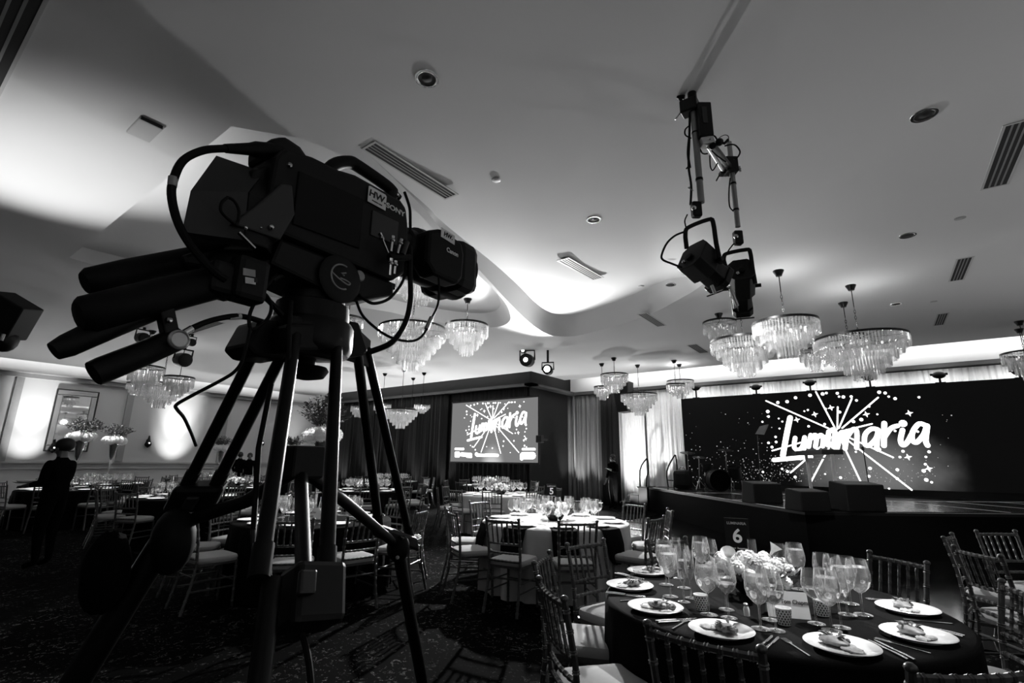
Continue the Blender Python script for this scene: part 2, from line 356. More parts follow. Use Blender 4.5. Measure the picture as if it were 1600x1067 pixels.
# ================================================================== ceiling fittings
def vent(cx, cy, ln, wd, along='y', label='', n=4, z=ZC, tilt=None):
    t = thing('ceiling_vent', label, 'vent', (cx, cy, z))
    a, b = (wd, ln) if along == 'y' else (ln, wd)
    fr = .022
    mb = MB(); z0, z1 = z - .004, z + .004
    mb.box(cx - a / 2, cx + a / 2, cy - b / 2, cy - b / 2 + fr, z0, z1); mb.box(cx - a / 2, cx + a / 2, cy + b / 2 - fr, cy + b / 2, z0, z1)
    mb.box(cx - a / 2, cx - a / 2 + fr, cy - b / 2 + fr, cy + b / 2 - fr, z0, z1); mb.box(cx + a / 2 - fr, cx + a / 2, cy - b / 2 + fr, cy + b / 2 - fr, z0, z1)
    mb.build('vent_frame', 'vent_frame', t)
    MB().box(cx - a / 2 + .004, cx + a / 2 - .004, cy - b / 2 + .004, cy + b / 2 - .004, z - .0015, z + .004).build('vent_backing', 'vent_dark', t)
    w_in = wd - 2 * fr
    for k in range(1, n):
        u = -w_in / 2 + w_in * k / n
        if along == 'y': MB().box(cx + u - .007, cx + u + .007, cy - b / 2 + fr, cy + b / 2 - fr, z - .0035, z - .001).build('slat', 'vent_slat', t)
        else: MB().box(cx - a / 2 + fr, cx + a / 2 - fr, cy + u - .009, cy + u + .009, z - .0035, z - .001).build('slat', 'vent_slat', t)
    if tilt: t.rotation_euler = (tilt[0], tilt[1], 0)
    return t
def zc(x, y): return ZC + (.40 if False else 0)
S = 2.8 / 2.7
vent(-3.31 * S, 2.86 * S, 1.12, .20, 'y', 'slotted air vent in the ceiling above the broadcast camera', z=ZC)
vent(-3.17 * S, 6.0 * S, 1.12, .20, 'y', 'slotted air vent in the bright curved ceiling coffer', z=ZC + .018, tilt=(.048, 0))
vent(1.25 * S, 5.75 * S, 1.25, .22, 'y', 'large slotted air vent at the right edge of the ceiling')
vent(1.24 * S, 8.98 * S, 1.08, .19, 'y', 'slotted air vent above the right end of the stage')
vent(1.24 * S, 12.0 * S, 1.0, .18, 'y', 'smallest slotted air vent high above the stage')
P = pz(1019, 500, ZC); vent(P.x, P.y, 1.1, .2, 'y', 'slotted air vent right of the curved coffer edge')
P = pz(1091, 545, ZC); vent(P.x, P.y, 1.1, .25, 'y', 'faint slotted vent above the pair of far chandeliers')
P = pz(320, 498, ZC + .2); vent(P.x, P.y, 1.6, .22, 'x', 'air vent seen behind the pan handles')
t = vent(-4.75, .11, 1.75, .36, 'x', 'mirrored slotted grille in the top left corner of the ceiling', n=5)
def downlight(px, py, r, label, z=ZC):
    P = pz(px, py, z); t = thing('downlight', label, 'downlight', (P.x, P.y, z))
    M = Matrix.Translation((P.x, P.y, z))
    MB().open().lathe([(r * .72, .03), (r * .74, -.004), (r * .8, -.006), (r, -.004), (r * 1.03, .002)], 28, M).build('trim_ring', 'silver', t, smooth=True)
    MB().lathe([(r * .73, -.002), (r * .5, .0), (r * .3, -.006), (0.001, -.008)], 24, M).build('lens', 'vent_dark', t, smooth=True)
    return t
downlight(667, 123, .092, 'recessed downlight with chrome ring above the broadcast camera')
downlight(1444, 180, .092, 'recessed downlight with chrome ring near the right ceiling vent')
downlight(928, 343, .09, 'recessed downlight in the middle of the ceiling')
downlight(1418, 368, .09, 'recessed downlight right of the hanging spotlights')
downlight(1048, 445, .085, 'recessed downlight left of the hanging spotlights', ZC + .1)
downlight(1400, 475, .09, 'recessed downlight beside the large chandelier')
for px, py, r, lb in ((775, 281, .05, 'small round sensor on the ceiling beside the long vent'), (1500, 341, .055, 'small round sensor on the ceiling at the right'), (838, 487, .05, 'small sprinkler plate at the tip of the coffer'), (1002, 447, .05, 'small sprinkler plate right of the coffer'), (1459, 471, .05, 'small sprinkler plate above the stage'), (93, 532, .09, 'small round sensor on the ceiling above the left wall')):
    z = ZC + (.24 if px == 838 else 0); P = pz(px, py, z); t = thing('ceiling_sensor', lb, 'sensor', (P.x, P.y, z)); M = Matrix.Translation((P.x, P.y, z))
    MB().lathe([(r, .0), (r, -.002), (r * .8, -.004)], 20, M).build('housing', 'grey_plastic', t, smooth=True); MB().lathe([(r * .45, -.003), (r * .4, -.006), (r * .2, -.007)], 14, M).build('cap', 'vent_frame', t, smooth=True)
P = pz(227, 200, ZC); t = thing('emergency_lamp', 'flat white box lamp on the ceiling at upper left', 'lamp', P)
MB().box(P.x - .16, P.x + .16, P.y - .09, P.y + .09, ZC - .035, ZC).build('housing', 'wall_paint', t, bevel=.01); MB().box(P.x + .13, P.x + .165, P.y - .08, P.y + .08, ZC - .032, ZC - .004).build('end_cap', 'vent_dark', t)
# ================================================================== drapes
def drape(name, label, a, b, z0, z1, m, folds, amp, kind='drape', group=None, seed=0):
    rnd = random.Random(seed); a = Vector(a); b = Vector(b); L = (b - a).length; d = (b - a) / L; nrm = Vector((d.y, -d.x))
    n = folds * 8; vs = []; ph = [rnd.uniform(0, 6.28) for _ in range(4)]; rows = 6
    for i in range(n + 1):
        u = i / n; w = amp * (.7 * math.sin(u * folds * 2 * math.pi + ph[0]) + .45 * math.sin(u * folds * 1.37 * 2 * math.pi + ph[1]) + .3 * math.sin(u * folds * 2.6 * 2 * math.pi + ph[2]))
        for k in range(rows):
            t = k / (rows - 1); p = a + d * (L * u) + nrm * (w * (.55 + .45 * (1 - t)) )
            vs.append((p.x, p.y, z0 + (z1 - z0) * t))
    fs = [(i * rows + k, (i + 1) * rows + k, (i + 1) * rows + k + 1, i * rows + k + 1) for i in range(n) for k in range(rows - 1)]
    mb = MB(); mb.add(vs, fs); o = mb.build(name, m, smooth=True); o.modifiers.new('thick', 'SOLIDIFY').thickness = .012
    return tag(o, label, kind, group)
XA = lambda px, py=690: pY(px, py, YB - .15).x
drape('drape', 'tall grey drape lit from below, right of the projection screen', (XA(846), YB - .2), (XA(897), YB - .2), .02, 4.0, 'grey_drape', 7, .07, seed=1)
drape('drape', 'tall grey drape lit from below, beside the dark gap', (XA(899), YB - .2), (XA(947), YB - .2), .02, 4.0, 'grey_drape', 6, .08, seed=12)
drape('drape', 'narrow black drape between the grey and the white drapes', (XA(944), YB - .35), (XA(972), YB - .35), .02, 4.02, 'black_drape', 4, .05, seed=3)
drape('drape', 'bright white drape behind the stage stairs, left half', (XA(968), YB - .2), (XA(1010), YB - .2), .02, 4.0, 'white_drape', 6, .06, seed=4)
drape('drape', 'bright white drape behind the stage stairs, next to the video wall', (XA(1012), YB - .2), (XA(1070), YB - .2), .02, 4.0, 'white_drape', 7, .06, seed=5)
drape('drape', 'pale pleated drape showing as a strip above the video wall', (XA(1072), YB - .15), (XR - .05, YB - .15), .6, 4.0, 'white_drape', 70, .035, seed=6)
XS = lambda px: pY(px, 680, YS - .15).x
for i, (p0, p1, m) in enumerate(((478, 530, 'black_drape'), (531, 585, 'black_drape'), (586, 640, 'black_drape'), (641, 700, 'black_drape'))):
    drape('drape', ['black drape in the far left corner', 'second black drape from the far left corner', 'third black drape from the far left corner', 'black drape nearest the left side of the projection screen'][i], (XS(p0), YS - .2), (XS(p1), YS - .2), .02, 4.04, m, 9, .07, group='black drapes', seed=20 + i)
drape('drape', 'black drape hanging behind the projection screen', (XS(701), YS - .08), (XC - .05, YS - .08), .02, 4.04, 'black_drape', 16, .03, group='black drapes', seed=33)
# ================================================================== video wall and projection screen
YL = 16.1
def led_mat(name, base, cloud, cx, cz, rad, scale):
    m = bpy.data.materials.new(name); m.use_nodes = True; nt = m.node_tree; b = nt.nodes['Principled BSDF']; b.inputs['Base Color'].default_value = (.002, .002, .002, 1); b.inputs['Roughness'].default_value = .6; b.inputs['Specular IOR Level'].default_value = .1
    tc = nt.nodes.new('ShaderNodeTexCoord'); mp = nt.nodes.new('ShaderNodeMapping'); mp.inputs['Location'].default_value = (-cx / rad[0], 0, -cz / rad[1]); mp.inputs['Scale'].default_value = (1 / rad[0], 0, 1 / rad[1])
    ln = nt.nodes.new('ShaderNodeVectorMath'); ln.operation = 'LENGTH'; n = nt.nodes.new('ShaderNodeTexNoise'); n.inputs['Scale'].default_value = scale; n.inputs['Detail'].default_value = 5
    nt.links.new(tc.outputs['Object'], mp.inputs[0]); nt.links.new(mp.outputs[0], ln.inputs[0]); nt.links.new(tc.outputs['Object'], n.inputs['Vector'])
    ad = nt.nodes.new('ShaderNodeMath'); ad.operation = 'MULTIPLY_ADD'; ad.inputs[1].default_value = .5; nt.links.new(n.outputs['Fac'], ad.inputs[0]); nt.links.new(ln.outputs['Value'], ad.inputs[2])
    mr = nt.nodes.new('ShaderNodeMapRange'); mr.inputs[1].default_value = .5; mr.inputs[2].default_value = 1.35; mr.inputs[3].default_value = cloud; mr.inputs[4].default_value = base; mr.interpolation_type = 'SMOOTHSTEP'
    nt.links.new(ad.outputs[0], mr.inputs[0]); cb = nt.nodes.new('ShaderNodeCombineColor')
    for i in range(3): nt.links.new(mr.outputs[0], cb.inputs[i])
    nt.links.new(cb.outputs[0], b.inputs['Emission Color']); b.inputs['Emission Strength'].default_value = 1; MAT[name] = m
def lp(px, py, y): v = pY(px, py, y); return (v.x, v.z)
a = pY(1064, 623, YL); z1 = a.z; z0 = pY(1300, 761, YL).z; x0 = a.x; x1 = 3.6
LEDC = Vector(((x0 + x1) / 2, YL, (z0 + z1) / 2))
led = thing('video_wall', 'wide video wall behind the stage showing glowing Luminaria lettering', 'video wall', (LEDC.x, YL + .06, z0))
c = pY(1360, 735, YL)
led_mat('led_bg', .0025, .17, c.x - LEDC.x, c.z - LEDC.z, (1.9, 1.1), 1.3)
o = MB().box(x0 - LEDC.x, x1 - LEDC.x, 0, .12, z0 - LEDC.z, z1 - LEDC.z).build('screen_panel', 'led_bg'); o.location = LEDC; attach(o, led); o.matrix_parent_inverse = world_of(led).inverted()
MB().box(x0, x1, YL + .02, YL + .3, .765, z0).build('base_truss', 'black_plastic', led)
def ribbon(mb, pts, w, y, th=.012):
    for i, (x, z) in enumerate(pts):
        n = 10; mb.prism([(x + math.cos(2 * math.pi * k / n) * w / 2, z + math.sin(2 * math.pi * k / n) * w / 2) for k in range(n)], 0, th, frame_M((0, y, 0), (1, 0, 0), (0, 0, 1), (0, -1, 0)))
        if i:
            ax, az = pts[i - 1]; dx, dz = x - ax, z - az; L = math.hypot(dx, dz) or 1; nx, nz = -dz / L * w / 2, dx / L * w / 2
            mb.prism([(ax + nx, az + nz), (ax - nx, az - nz), (x - nx, z - nz), (x + nx, z + nz)], 0, th, frame_M((0, y, 0), (1, 0, 0), (0, 0, 1), (0, -1, 0)))
LET = [(55, [(255, 300), (222, 460), (190, 640)]), (46, [(110, 678), (280, 662), (440, 650)]), (44, [(300, 480), (290, 560), (325, 588), (365, 560), (385, 475), (380, 575)]), (44, [(440, 455), (420, 560)]), (44, [(440, 480), (475, 455), (492, 475), (480, 560)]), (44, [(500, 475), (530, 455), (548, 480), (545, 555)]),
       (46, [(600, 425), (590, 545)]), (44, [(600, 430), (640, 405), (655, 440), (640, 560)]), (50, [(690, 450), (680, 540), (665, 590)]), (46, [(690, 460), (725, 430), (735, 520)]), (46, [(765, 420), (745, 575)]), (44, [(765, 470), (815, 405), (850, 425), (848, 570)]),
       (44, [(1035, 405), (980, 400), (925, 450), (922, 535), (965, 545), (1025, 480), (1042, 410), (1028, 560), (1045, 585)]), (48, [(1095, 350), (1092, 550)]), (42, [(1100, 470), (1155, 395), (1215, 372)]), (44, [(1258, 410), (1240, 500), (1260, 545), (1300, 520), (1340, 450)]), (70, [(1262, 352)]),
       (44, [(1470, 372), (1405, 355), (1348, 430), (1346, 500), (1385, 520), (1448, 450), (1478, 372), (1465, 500), (1482, 548)])]
LETN = ['letter_l'] * 2 + ['letter_u'] + ['letter_m'] * 3 + ['letter_i'] + ['letter_i'] + ['letter_n'] * 2 + ['letter_n'] * 2 + ['letter_a', 'letter_r', 'letter_r', 'letter_i', 'letter_i', 'letter_a']
RAYS = [(40, 150), (485, 70), (680, 205), (805, 130), (1040, 120), (985, 355), (1175, 655), (1340, 945), (910, 925), (440, 875), (260, 790), (95, 595)]
STARS = [(475, 270), (620, 212), (315, 318), (935, 270), (1318, 260), (1308, 652), (1492, 755)]
DOTS = [(145, 165, 17), (228, 157, 18), (303, 122, 17), (432, 100, 18), (545, 88, 18), (578, 80, 13), (676, 82, 15), (692, 112, 11), (730, 115, 17), (800, 112, 14), (847, 146, 13), (1050, 73, 17), (1103, 80, 15), (1135, 112, 11), (1192, 130, 15), (1405, 118, 11), (55, 245, 19), (62, 290, 14), (8, 337, 11), (185, 335, 10), (153, 308, 9), (160, 397, 10), (125, 472, 13), (62, 525, 14), (130, 517, 14), (93, 563, 15), (413, 232, 11), (382, 242, 9), (420, 377, 13), (563, 358, 13), (697, 250, 15), (570, 222, 13), (890, 317, 18), (820, 335, 16), (1033, 270, 9), (960, 200, 11), (1192, 418, 12), (1395, 425, 11), (968, 752, 16), (958, 823, 14), (1212, 765, 15), (1262, 600, 14), (1235, 652, 12), (1495, 605, 14), (1467, 650, 11), (1462, 716, 12), (1447, 775, 17), (1470, 855, 17), (1518, 877, 11), (230, 780, 15), (300, 830, 15), (183, 757, 12), (705, 835, 14), (12, 785, 12), (1212, 845, 14), (842, 605, 10), (567, 803, 9), (1138, 933, 9)]
def draw(parent, mp, y, s, dots_small, lw=1.02):
    for nm in sorted(set(LETN)):
        pass
    seen = {}
    for (w, pts), nm, key in zip(LET, LETN, (0, 0, 1, 2, 2, 2, 3, 3, 4, 4, 5, 5, 6, 7, 7, 8, 8, 9)):
        if key not in seen: seen[key] = (nm, MB())
        sp = pts if len(pts) < 3 else [(v.x, v.y) for v in smooth_path([(x_, y_, 0) for x_, y_ in pts], 4)]
        ribbon(seen[key][1], [mp(*p) for p in sp], w * s * lw, y)
    for k, (nm, mb) in seen.items(): mb.build(nm, 'led_white', parent)
    for e in RAYS:
        mb = MB(); ribbon(mb, [mp(675 + (e[0] - 675) * .12, 430 + (e[1] - 430) * .12), mp(*e)], 15 * s, y, .01); mb.build('light_ray', 'led_white', parent)
    for e in STARS:
        mb = MB(); x, z = mp(*e); r = 34 * s; mb.prism([(x + (r if k % 2 == 0 else r * .36) * math.cos(k * math.pi / 4 + .2), z + (r if k % 2 == 0 else r * .36) * math.sin(k * math.pi / 4 + .2)) for k in range(8)], 0, .01, frame_M((0, y, 0), (1, 0, 0), (0, 0, 1), (0, -1, 0))); mb.build('star', 'led_white', parent)
    for e in DOTS:
        mb = MB(); ribbon(mb, [mp(e[0], e[1])], e[2] * 2 * s, y, .008); mb.build('light_dot', 'led_white', parent)
    mb = MB()
    for (x, yy, r) in dots_small: ribbon(mb, [mp(x, yy)], r * 2 * s, y, .006)
    tag(mb.build('sparkle_dust', 'led_dust', parent), kind='stuff')
mat_emit('led_dust', 1, .5)
rnd = random.Random(3); sm = []
for i in range(480):
    x = rnd.gauss(-20, 330); yy = 900 - abs(rnd.gauss(0, 130)) ** 1.02
    if -700 < x < 900 and yy > 450: sm.append((x, yy - max(0, -x) * .03, rnd.choice((1.5, 2, 2, 3, 4, 6))))
for i in range(130):
    x = rnd.uniform(-690, 1700); sm.append((x, rnd.uniform(250, 860), rnd.choice((2.5, 3, 4, 6)))) if not 100 < x < 1500 else None
for i in range(120): sm.append((rnd.uniform(600, 1550), 920 - abs(rnd.gauss(0, 110)), rnd.choice((2, 3, 4))))
sL = (pY(1470, 690, YL).x - pY(1190, 690, YL).x) / 1600
draw(led, lambda x, yy: lp(1190 + x / 5.714, 600 + yy / 5.714, YL), YL, sL, [d for d in sm if d[1] < 880])
# black roadcases / cabling heap at the foot of the wall
# projection screen
YP = YS - .30
b = pY(840.6, 720.4, YP); a = pY(707.3, 630.5, YP); z1 = a.z; z0 = pY(775, 722, YP).z; x0, x1 = a.x, b.x
scr = thing('projection_screen', 'large projection screen on the black wall showing Luminaria lettering', 'screen', ((x0 + x1) / 2, YP, z0))
led_mat('scr_bg', .20, .62, 0, -(z1 - z0) * .62, (.6, .95), .8)
o = MB().box(x0 - (x0 + x1) / 2, x1 - (x0 + x1) / 2, 0, .03, -(z1 - z0) / 2, (z1 - z0) / 2).build('screen_surface', 'scr_bg'); o.location = ((x0 + x1) / 2, YP, (z0 + z1) / 2); attach(o, scr)
mb = MB(); t_ = .05
mb.box(x0 - t_, x1 + t_, YP + .0, YP + .05, z1, z1 + t_); mb.box(x0 - t_, x1 + t_, YP, YP + .05, z0 - t_, z0); mb.box(x0 - t_, x0, YP, YP + .05, z0, z1); mb.box(x1, x1 + t_, YP, YP + .05, z0, z1); mb.build('screen_frame', 'black_plastic', scr)
# affine map from the video wall artwork to the screen
def scr_map(x, yy):
    # three matching points: L top, L foot, last a
    (ax, ay), (bx, by), (cx_, cy_) = (255, 300), (110, 678), (1480, 550)
    A_, B_, C_ = (375, 330), (275, 695), (1082, 480)
    det = (bx - ax) * (cy_ - ay) - (cx_ - ax) * (by - ay); u = ((x - ax) * (cy_ - ay) - (cx_ - ax) * (yy - ay)) / det; v = ((bx - ax) * (yy - ay) - (x - ax) * (by - ay)) / det
    X = A_[0] + u * (B_[0] - A_[0]) + v * (C_[0] - A_[0]); Y_ = A_[1] + u * (B_[1] - A_[1]) + v * (C_[1] - A_[1])
    X = min(max(X, 90), 1225); Y_ = min(max(Y_, 150 + (1240 - X) * .04), 960)
    return lp(700 + X / 8.893, 610 + Y_ / 8.893, YP)
sS = (x1 - x0) / 1170 * .55
draw(scr, scr_map, YP, sS, [], .95)
def scr_px(x, y): return lp(700 + x / 8.893, 610 + y / 8.893, YP)
su = (x1 - x0) / 1170
for nm, w, pts in (('caption_line', 24, [(105, 812), (215, 814)]), ('caption_line', 24, [(1040, 816), (1205, 816)]), ('sponsor_logo', 30, [(110, 870), (110, 912), (150, 912), (150, 868), (110, 868)]), ('sponsor_logo', 44, [(190, 888), (315, 896)]), ('sponsor_logo', 24, [(265, 918), (325, 922)]), ('sponsor_logo', 40, [(395, 885), (410, 895)]), ('sponsor_logo', 32, [(420, 898), (500, 902), (560, 896), (690, 902)]), ('sponsor_logo', 70, [(1040, 905), (1180, 905)]), ('sponsor_logo', 40, [(1025, 930), (1025, 945)])):
    mb = MB(); ribbon(mb, [scr_px(*p) for p in pts], w * su, YP); mb.build(nm, 'led_white', scr)
# ================================================================== stage
ZS = .75
stg = [(-6.1, 15.75), (-1.15, 9.85), (2.1, 12.3), (XR - .02, 12.6), (XR - .02, YB - .5), (-6.1, YB - .5)]
st = tag(MB().prism(stg, 0.0, ZS - .06).build('stage_platform', 'black_cloth'), 'low black stage platform skirted in cloth in front of the video wall', 'stage')
dk = MB().prism(stg, ZS - .06, ZS - .012).build('deck_edge', 'black_plastic', st)
# deck panels, laid square to the front corner
u = (Vector((-1.15, 9.85)) - Vector((-6.1, 15.75))).normalized(); v = Vector((-u.y, u.x)); o0 = Vector((-1.15, 9.85))
def inside(p):
    c = False; n = len(stg)
    for i in range(n):
        (xa, ya), (xb, yb) = stg[i], stg[(i + 1) % n]
        if (ya > p[1]) != (yb > p[1]) and p[0] < (xb - xa) * (p[1] - ya) / (yb - ya) + xa: c = not c
    return c
pm = MB().box(-1.213, 1.213, -.603, .603, ZS - .012, ZS).mesh('deck_panel', 'stage_deck'); tm = MB().box(-1.22, 1.22, -.018, .018, ZS - .001, ZS + .002).mesh('seam_glint_strip', 'pale_strip'); tn = MB().box(-.018, .018, -.61, .61, ZS - .001, ZS + .0025).mesh('seam_glint_end', 'pale_strip')  # pale strips stand in for screen light glinting along the deck seams
ang = math.atan2(u.y, u.x)
for i in range(-5, 3):
    for j in range(0, 9):
        c = o0 + u * (-1.22 - 2.44 * -i if False else (i + .5) * 2.44) + v * ((j + .5) * 1.22)
        cs = [c + u * (sx * 1.2) + v * (sy * .6) for sx in (-1, 1) for sy in (-1, 1)]
        if all(inside(p) for p in cs):
            p = bpy.data.objects.new('deck_panel', pm); COL.objects.link(p); p.location = (c.x, c.y, 0); p.rotation_euler = (0, 0, ang); attach(p, st)
            p = bpy.data.objects.new('seam_glint_strip', tm); COL.objects.link(p); e = c - v * .61; p.location = (e.x, e.y, 0); p.rotation_euler = (0, 0, ang); attach(p, st)
            p = bpy.data.objects.new('seam_glint_end', tn); COL.objects.link(p); e = c - u * 1.22; p.location = (e.x, e.y, 0); p.rotation_euler = (0, 0, ang); attach(p, st)
# ================================================================== broadcast camera on tripod
RD = 1.25
RO = pD(497, 520, RD); e1 = ray(1333, 727); e1 = Vector((e1.x, e1.y, 0)).normalized(); e3 = Vector((0, 0, 1)); e2 = e1.cross(e3)   # e1: lens direction, e2: side towards us
def S(px, py, off=0.):
    d = ray(px, py); t = ((RO - CAM).dot(e2) + off) / d.dot(e2); return CAM + d * t
def L3(a, b, c=0.): return RO + e1 * a + e3 * b + e2 * c      # along lens, up, towards us
MR = frame_M(RO, e1, e3, e2)                                  # local x: lens dir, y: up, z: towards us
MA = frame_M(RO, e2, e3, e1)                                  # local z along the lens axis
def cable(parent, pts, r, name='cable', m='black_rubber', n=8): return MB().tube(smooth_path(pts, 6), r, n).build(name, m, parent, smooth=True)
cam = thing('broadcast_camera', 'large black broadcast camera with viewfinder and zoom lens on the tripod', 'video camera', L3(0, .16))
body = MB().prism([(-.2, .17), (-.208, .25), (-.205, .335), (-.185, .37), (-.12, .385), (-.05, .39), (.0, .402), (.155, .405), (.178, .39), (.192, .33), (.19, .20), (.15, .165)], -.085, .085, MR).build('camera_body', 'black_plastic', cam, bevel=.008)
MB().prism([(-.15, .20), (-.15, .33), (.03, .345), (.03, .21)], .085, .090, MR).build('side_cover', 'black_rubber', cam, bevel=.003)
MB().prism([(.06, .26), (.06, .33), (.15, .335), (.15, .265)], .085, .0885, MR).build('side_plate', 'vf_plastic', cam, bevel=.002)
MB().prism([(-.2, .355), (-.205, .395), (-.17, .425), (-.13, .42), (-.09, .39), (-.08, .37)], -.05, .05, MR).build('connector_hump', 'black_plastic', cam, bevel=.012)
# top carrying handle
h = MB().tube(smooth_path([L3(-.045, .385), L3(-.01, .45), L3(.035, .487), L3(.07, .492), L3(.17, .485), L3(.2, .475)], 4), .0175, 10, flat=1.0).build('carry_handle', 'black_rubber', cam, smooth=True)
MB().tube([L3(.185, .39), L3(.19, .44), L3(.195, .48)], .018, 10).build('handle_post', 'black_plastic', cam, smooth=True)
MB().tube([L3(.2, .475), L3(.222, .468)], .012, 10).build('handle_shoe', 'black_metal', cam, smooth=True); MB().ball(L3(.2, .462, .018), .006, 8, 6).build('screw', 'silver', cam)
# labels and lettering on the side
lab = MB().prism([(.04, .345), (.04, .388), (.044, .39), (.096, .39), (.1, .386), (.1, .345)], .0885, .090, MR).build('rental_label', 'print_white', cam)
tilt = lambda x, y, z=.0905: MR @ Matrix.Translation((x, y, z))
text('label_lettering', 'HW.', .026, tilt(.07, .371), 'print_black', lab, shear=.1, sx=1.1); text('label_small_print', 'broadcast rental', .005, tilt(.07, .354), 'print_black', lab)
text('maker_lettering', 'SONY', .02, tilt(.138, .366, .0858), 'print_white', cam, sx=1.25)
# lens
ax = .315
MB().lathe([(.02, .185), (.056, .186), (.058, .235), (.064, .24), (.066, .265), (.078, .275), (.082, .30), (.082, .375), (.07, .385), (.07, .40), (.084, .41), (.088, .43), (.088, .505), (.082, .51), (.078, .508), (.07, .45), (.04, .44)], 28, MA @ Matrix.Translation((0, ax, 0))).build('zoom_lens', 'black_plastic', cam, smooth=True)
MB().prism([(.25, .25), (.25, .35), (.30, .375), (.40, .37), (.415, .33), (.41, .25), (.39, .225), (.28, .225)], .04, .105, MR).build('zoom_grip', 'black_rubber', cam, bevel=.012)
MB().box(.405, .515, ax - .085, ax + .085, -.09, .09, MR).build('lens_hood', 'black_plastic', cam, bevel=.03)
l2 = MB().prism([(.30, .348), (.30, .378), (.362, .375), (.362, .345)], .1052, .1065, MR).build('rental_label', 'print_white', cam)
text('label_lettering', 'HW.', .02, tilt(.331, .362, .107), 'print_black', l2, shear=.1); text('lens_lettering', 'Canon', .02, tilt(.355, .318, .1055), 'print_white', cam)
# viewfinder with hood at the rear
vf = MB().prism([(-.27, .10), (-.24, .165), (-.235, .30), (-.19, .335), (-.15, .33), (-.145, .16), (-.17, .135)], -.06, .06, MR).build('viewfinder_bracket', 'black_plastic', cam, bevel=.006)
# hood: open funnel facing the operator (towards -e1, a little towards us)
hc = [S(338, 243, .02), S(405, 268, .03), S(392, 343, .07), S(322, 306, .10)]
w0 = S(338, 244, .02); 
def hood(pts_n, pts_f, th=.004):
    mb = MB(); n = len(pts_n); mb.add(pts_n + pts_f, [(i, (i + 1) % n, n + (i + 1) % n, n + i) for i in range(n)]); return mb
mouth = [S(338, 243, -.06), S(338, 243, .0) + Vector((0, 0, 0)), S(298, 298, .06), S(285, 362, .07), S(318, 400, .0), S(300, 350, -.09)]
rear = [S(410, 268, -.06), S(412, 270, .05), S(388, 300, .085), S(380, 375, .09), S(402, 400, .03), S(385, 350, -.08)]
ho = hood(mouth, rear).build('viewfinder_hood', 'vf_plastic', cam); ho.modifiers.new('t', 'SOLIDIFY').thickness = .004
MB().add(rear + [v + e1 * .05 for v in rear], [(0, 1, 2, 3, 4, 5), tuple(range(11, 5, -1))] + [(i, (i + 1) % 6, 6 + (i + 1) % 6, 6 + i) for i in range(6)]).build('viewfinder_housing', 'black_plastic', cam, bevel=.004)
for px, py, r in ((384, 356, .004), (408, 356, .0026), (424, 355, .006)): MB().ball(S(px, py, .1), r, 10, 6).build('mounting_screw', 'silver', cam, smooth=True)
MB().prism([(-.275, .145), (-.175, .15), (-.15, .22), (-.165, .285), (-.19, .275), (-.23, .21)], .075, .095, MR).build('viewfinder_side_arm', 'vf_plastic', cam, bevel=.004)
cable(cam, [S(356, 308, .1), S(347, 316, .1), S(345, 328, .1), S(352, 338, .1), S(366, 350, .1)], .003); cable(cam, [S(356, 308, .1), S(366, 314, .1), S(373, 328, .1), S(372, 346, .1), S(368, 352, .1)], .003)
MB().tube([S(373, 363, .1), S(398, 388, .1)], .004, 8).build('hinge_pin', 'steel', cam, smooth=True)
MB().ball(S(452, 258, .085), .007, 8, 6).build('latch', 'steel', cam)
# viewfinder cable with plug
MB().tube([S(446, 237, .03), S(400, 234, .05), S(390, 233, .05), S(352, 232, .06)], [.017, .0175, .013, .009], 12).build('cable_plug', 'black_rubber', cam, smooth=True)
MB().tube([S(444, 237, .03), S(452, 236, .03)], .019, 12).build('plug_collar', 'silver', cam, smooth=True)
cable(cam, [S(352, 232, .06), S(318, 235, .06), S(287, 250, .06), S(272, 278, .06), S(268, 305, .06), S(277, 345, .07), S(297, 382, .08), S(330, 420, .1), S(352, 437, .1)], .0075, 'viewfinder_cable')
MB().tube([S(270.5, 277, .06), S(269, 291, .06)], .0082, 10).build('cable_band', 'grey_plastic', cam, smooth=True)
# signal connectors on the lower side and their leads
for a_, b_ in (((593, 364), (606, 395)), ((614, 369), (611, 393)), ((627, 374), (621, 396)), ((611, 404), (609, 430)), ((618, 408), (616, 428))):
    A_, B_ = S(*a_, .115), S(*b_, .115); MB().tube([A_, A_.lerp(B_, .35), A_.lerp(B_, .36), B_], [.0055, .0055, .0035, .0035], 8).build('bnc_connector', 'silver', cam, smooth=True)
    MB().ball(A_.lerp(B_, .25), .007, 8, 6).build('bnc_collar', 'steel', cam, smooth=True)
MB().tube([S(635, 378, .11), S(628, 398, .11)], .009, 10).build('ribbed_boot', 'dark_metal', cam, smooth=True)
MB().tube([S(608, 402, .11), S(640, 402, .11)], .009, 8).build('cable_clamp', 'black_rubber', cam, smooth=True)
cable(cam, [S(632, 300, .03), S(640, 325, .04), S(641, 350, .05), S(641, 366, .05)], .0045)
cable(cam, [S(641, 385, .1), S(641, 430, .11), S(641, 470, .11), S(633, 505, .11), S(612, 535, .1), S(577, 550, .06)], .0075)
cable(cam, [S(634, 410, .1), S(630, 438, .1), S(610, 465, .1), S(585, 474, .1), S(567, 466, .09), S(556, 456, .05)], .004)
cable(cam, [S(685, 425, .09), S(686, 450, .09), S(684, 476, .09), S(673, 500, .09), S(662, 522, .09), S(648, 532, .09), S(628, 532, .09), S(606, 525, .09), S(584, 510, .08), S(566, 492, .07), S(557, 470, .06), S(555, 455, .05)], .0035)
MB().tube([S(674, 496, .09), S(666, 514, .09)], .0065, 10).build('inline_plug', 'steel', cam, smooth=True)
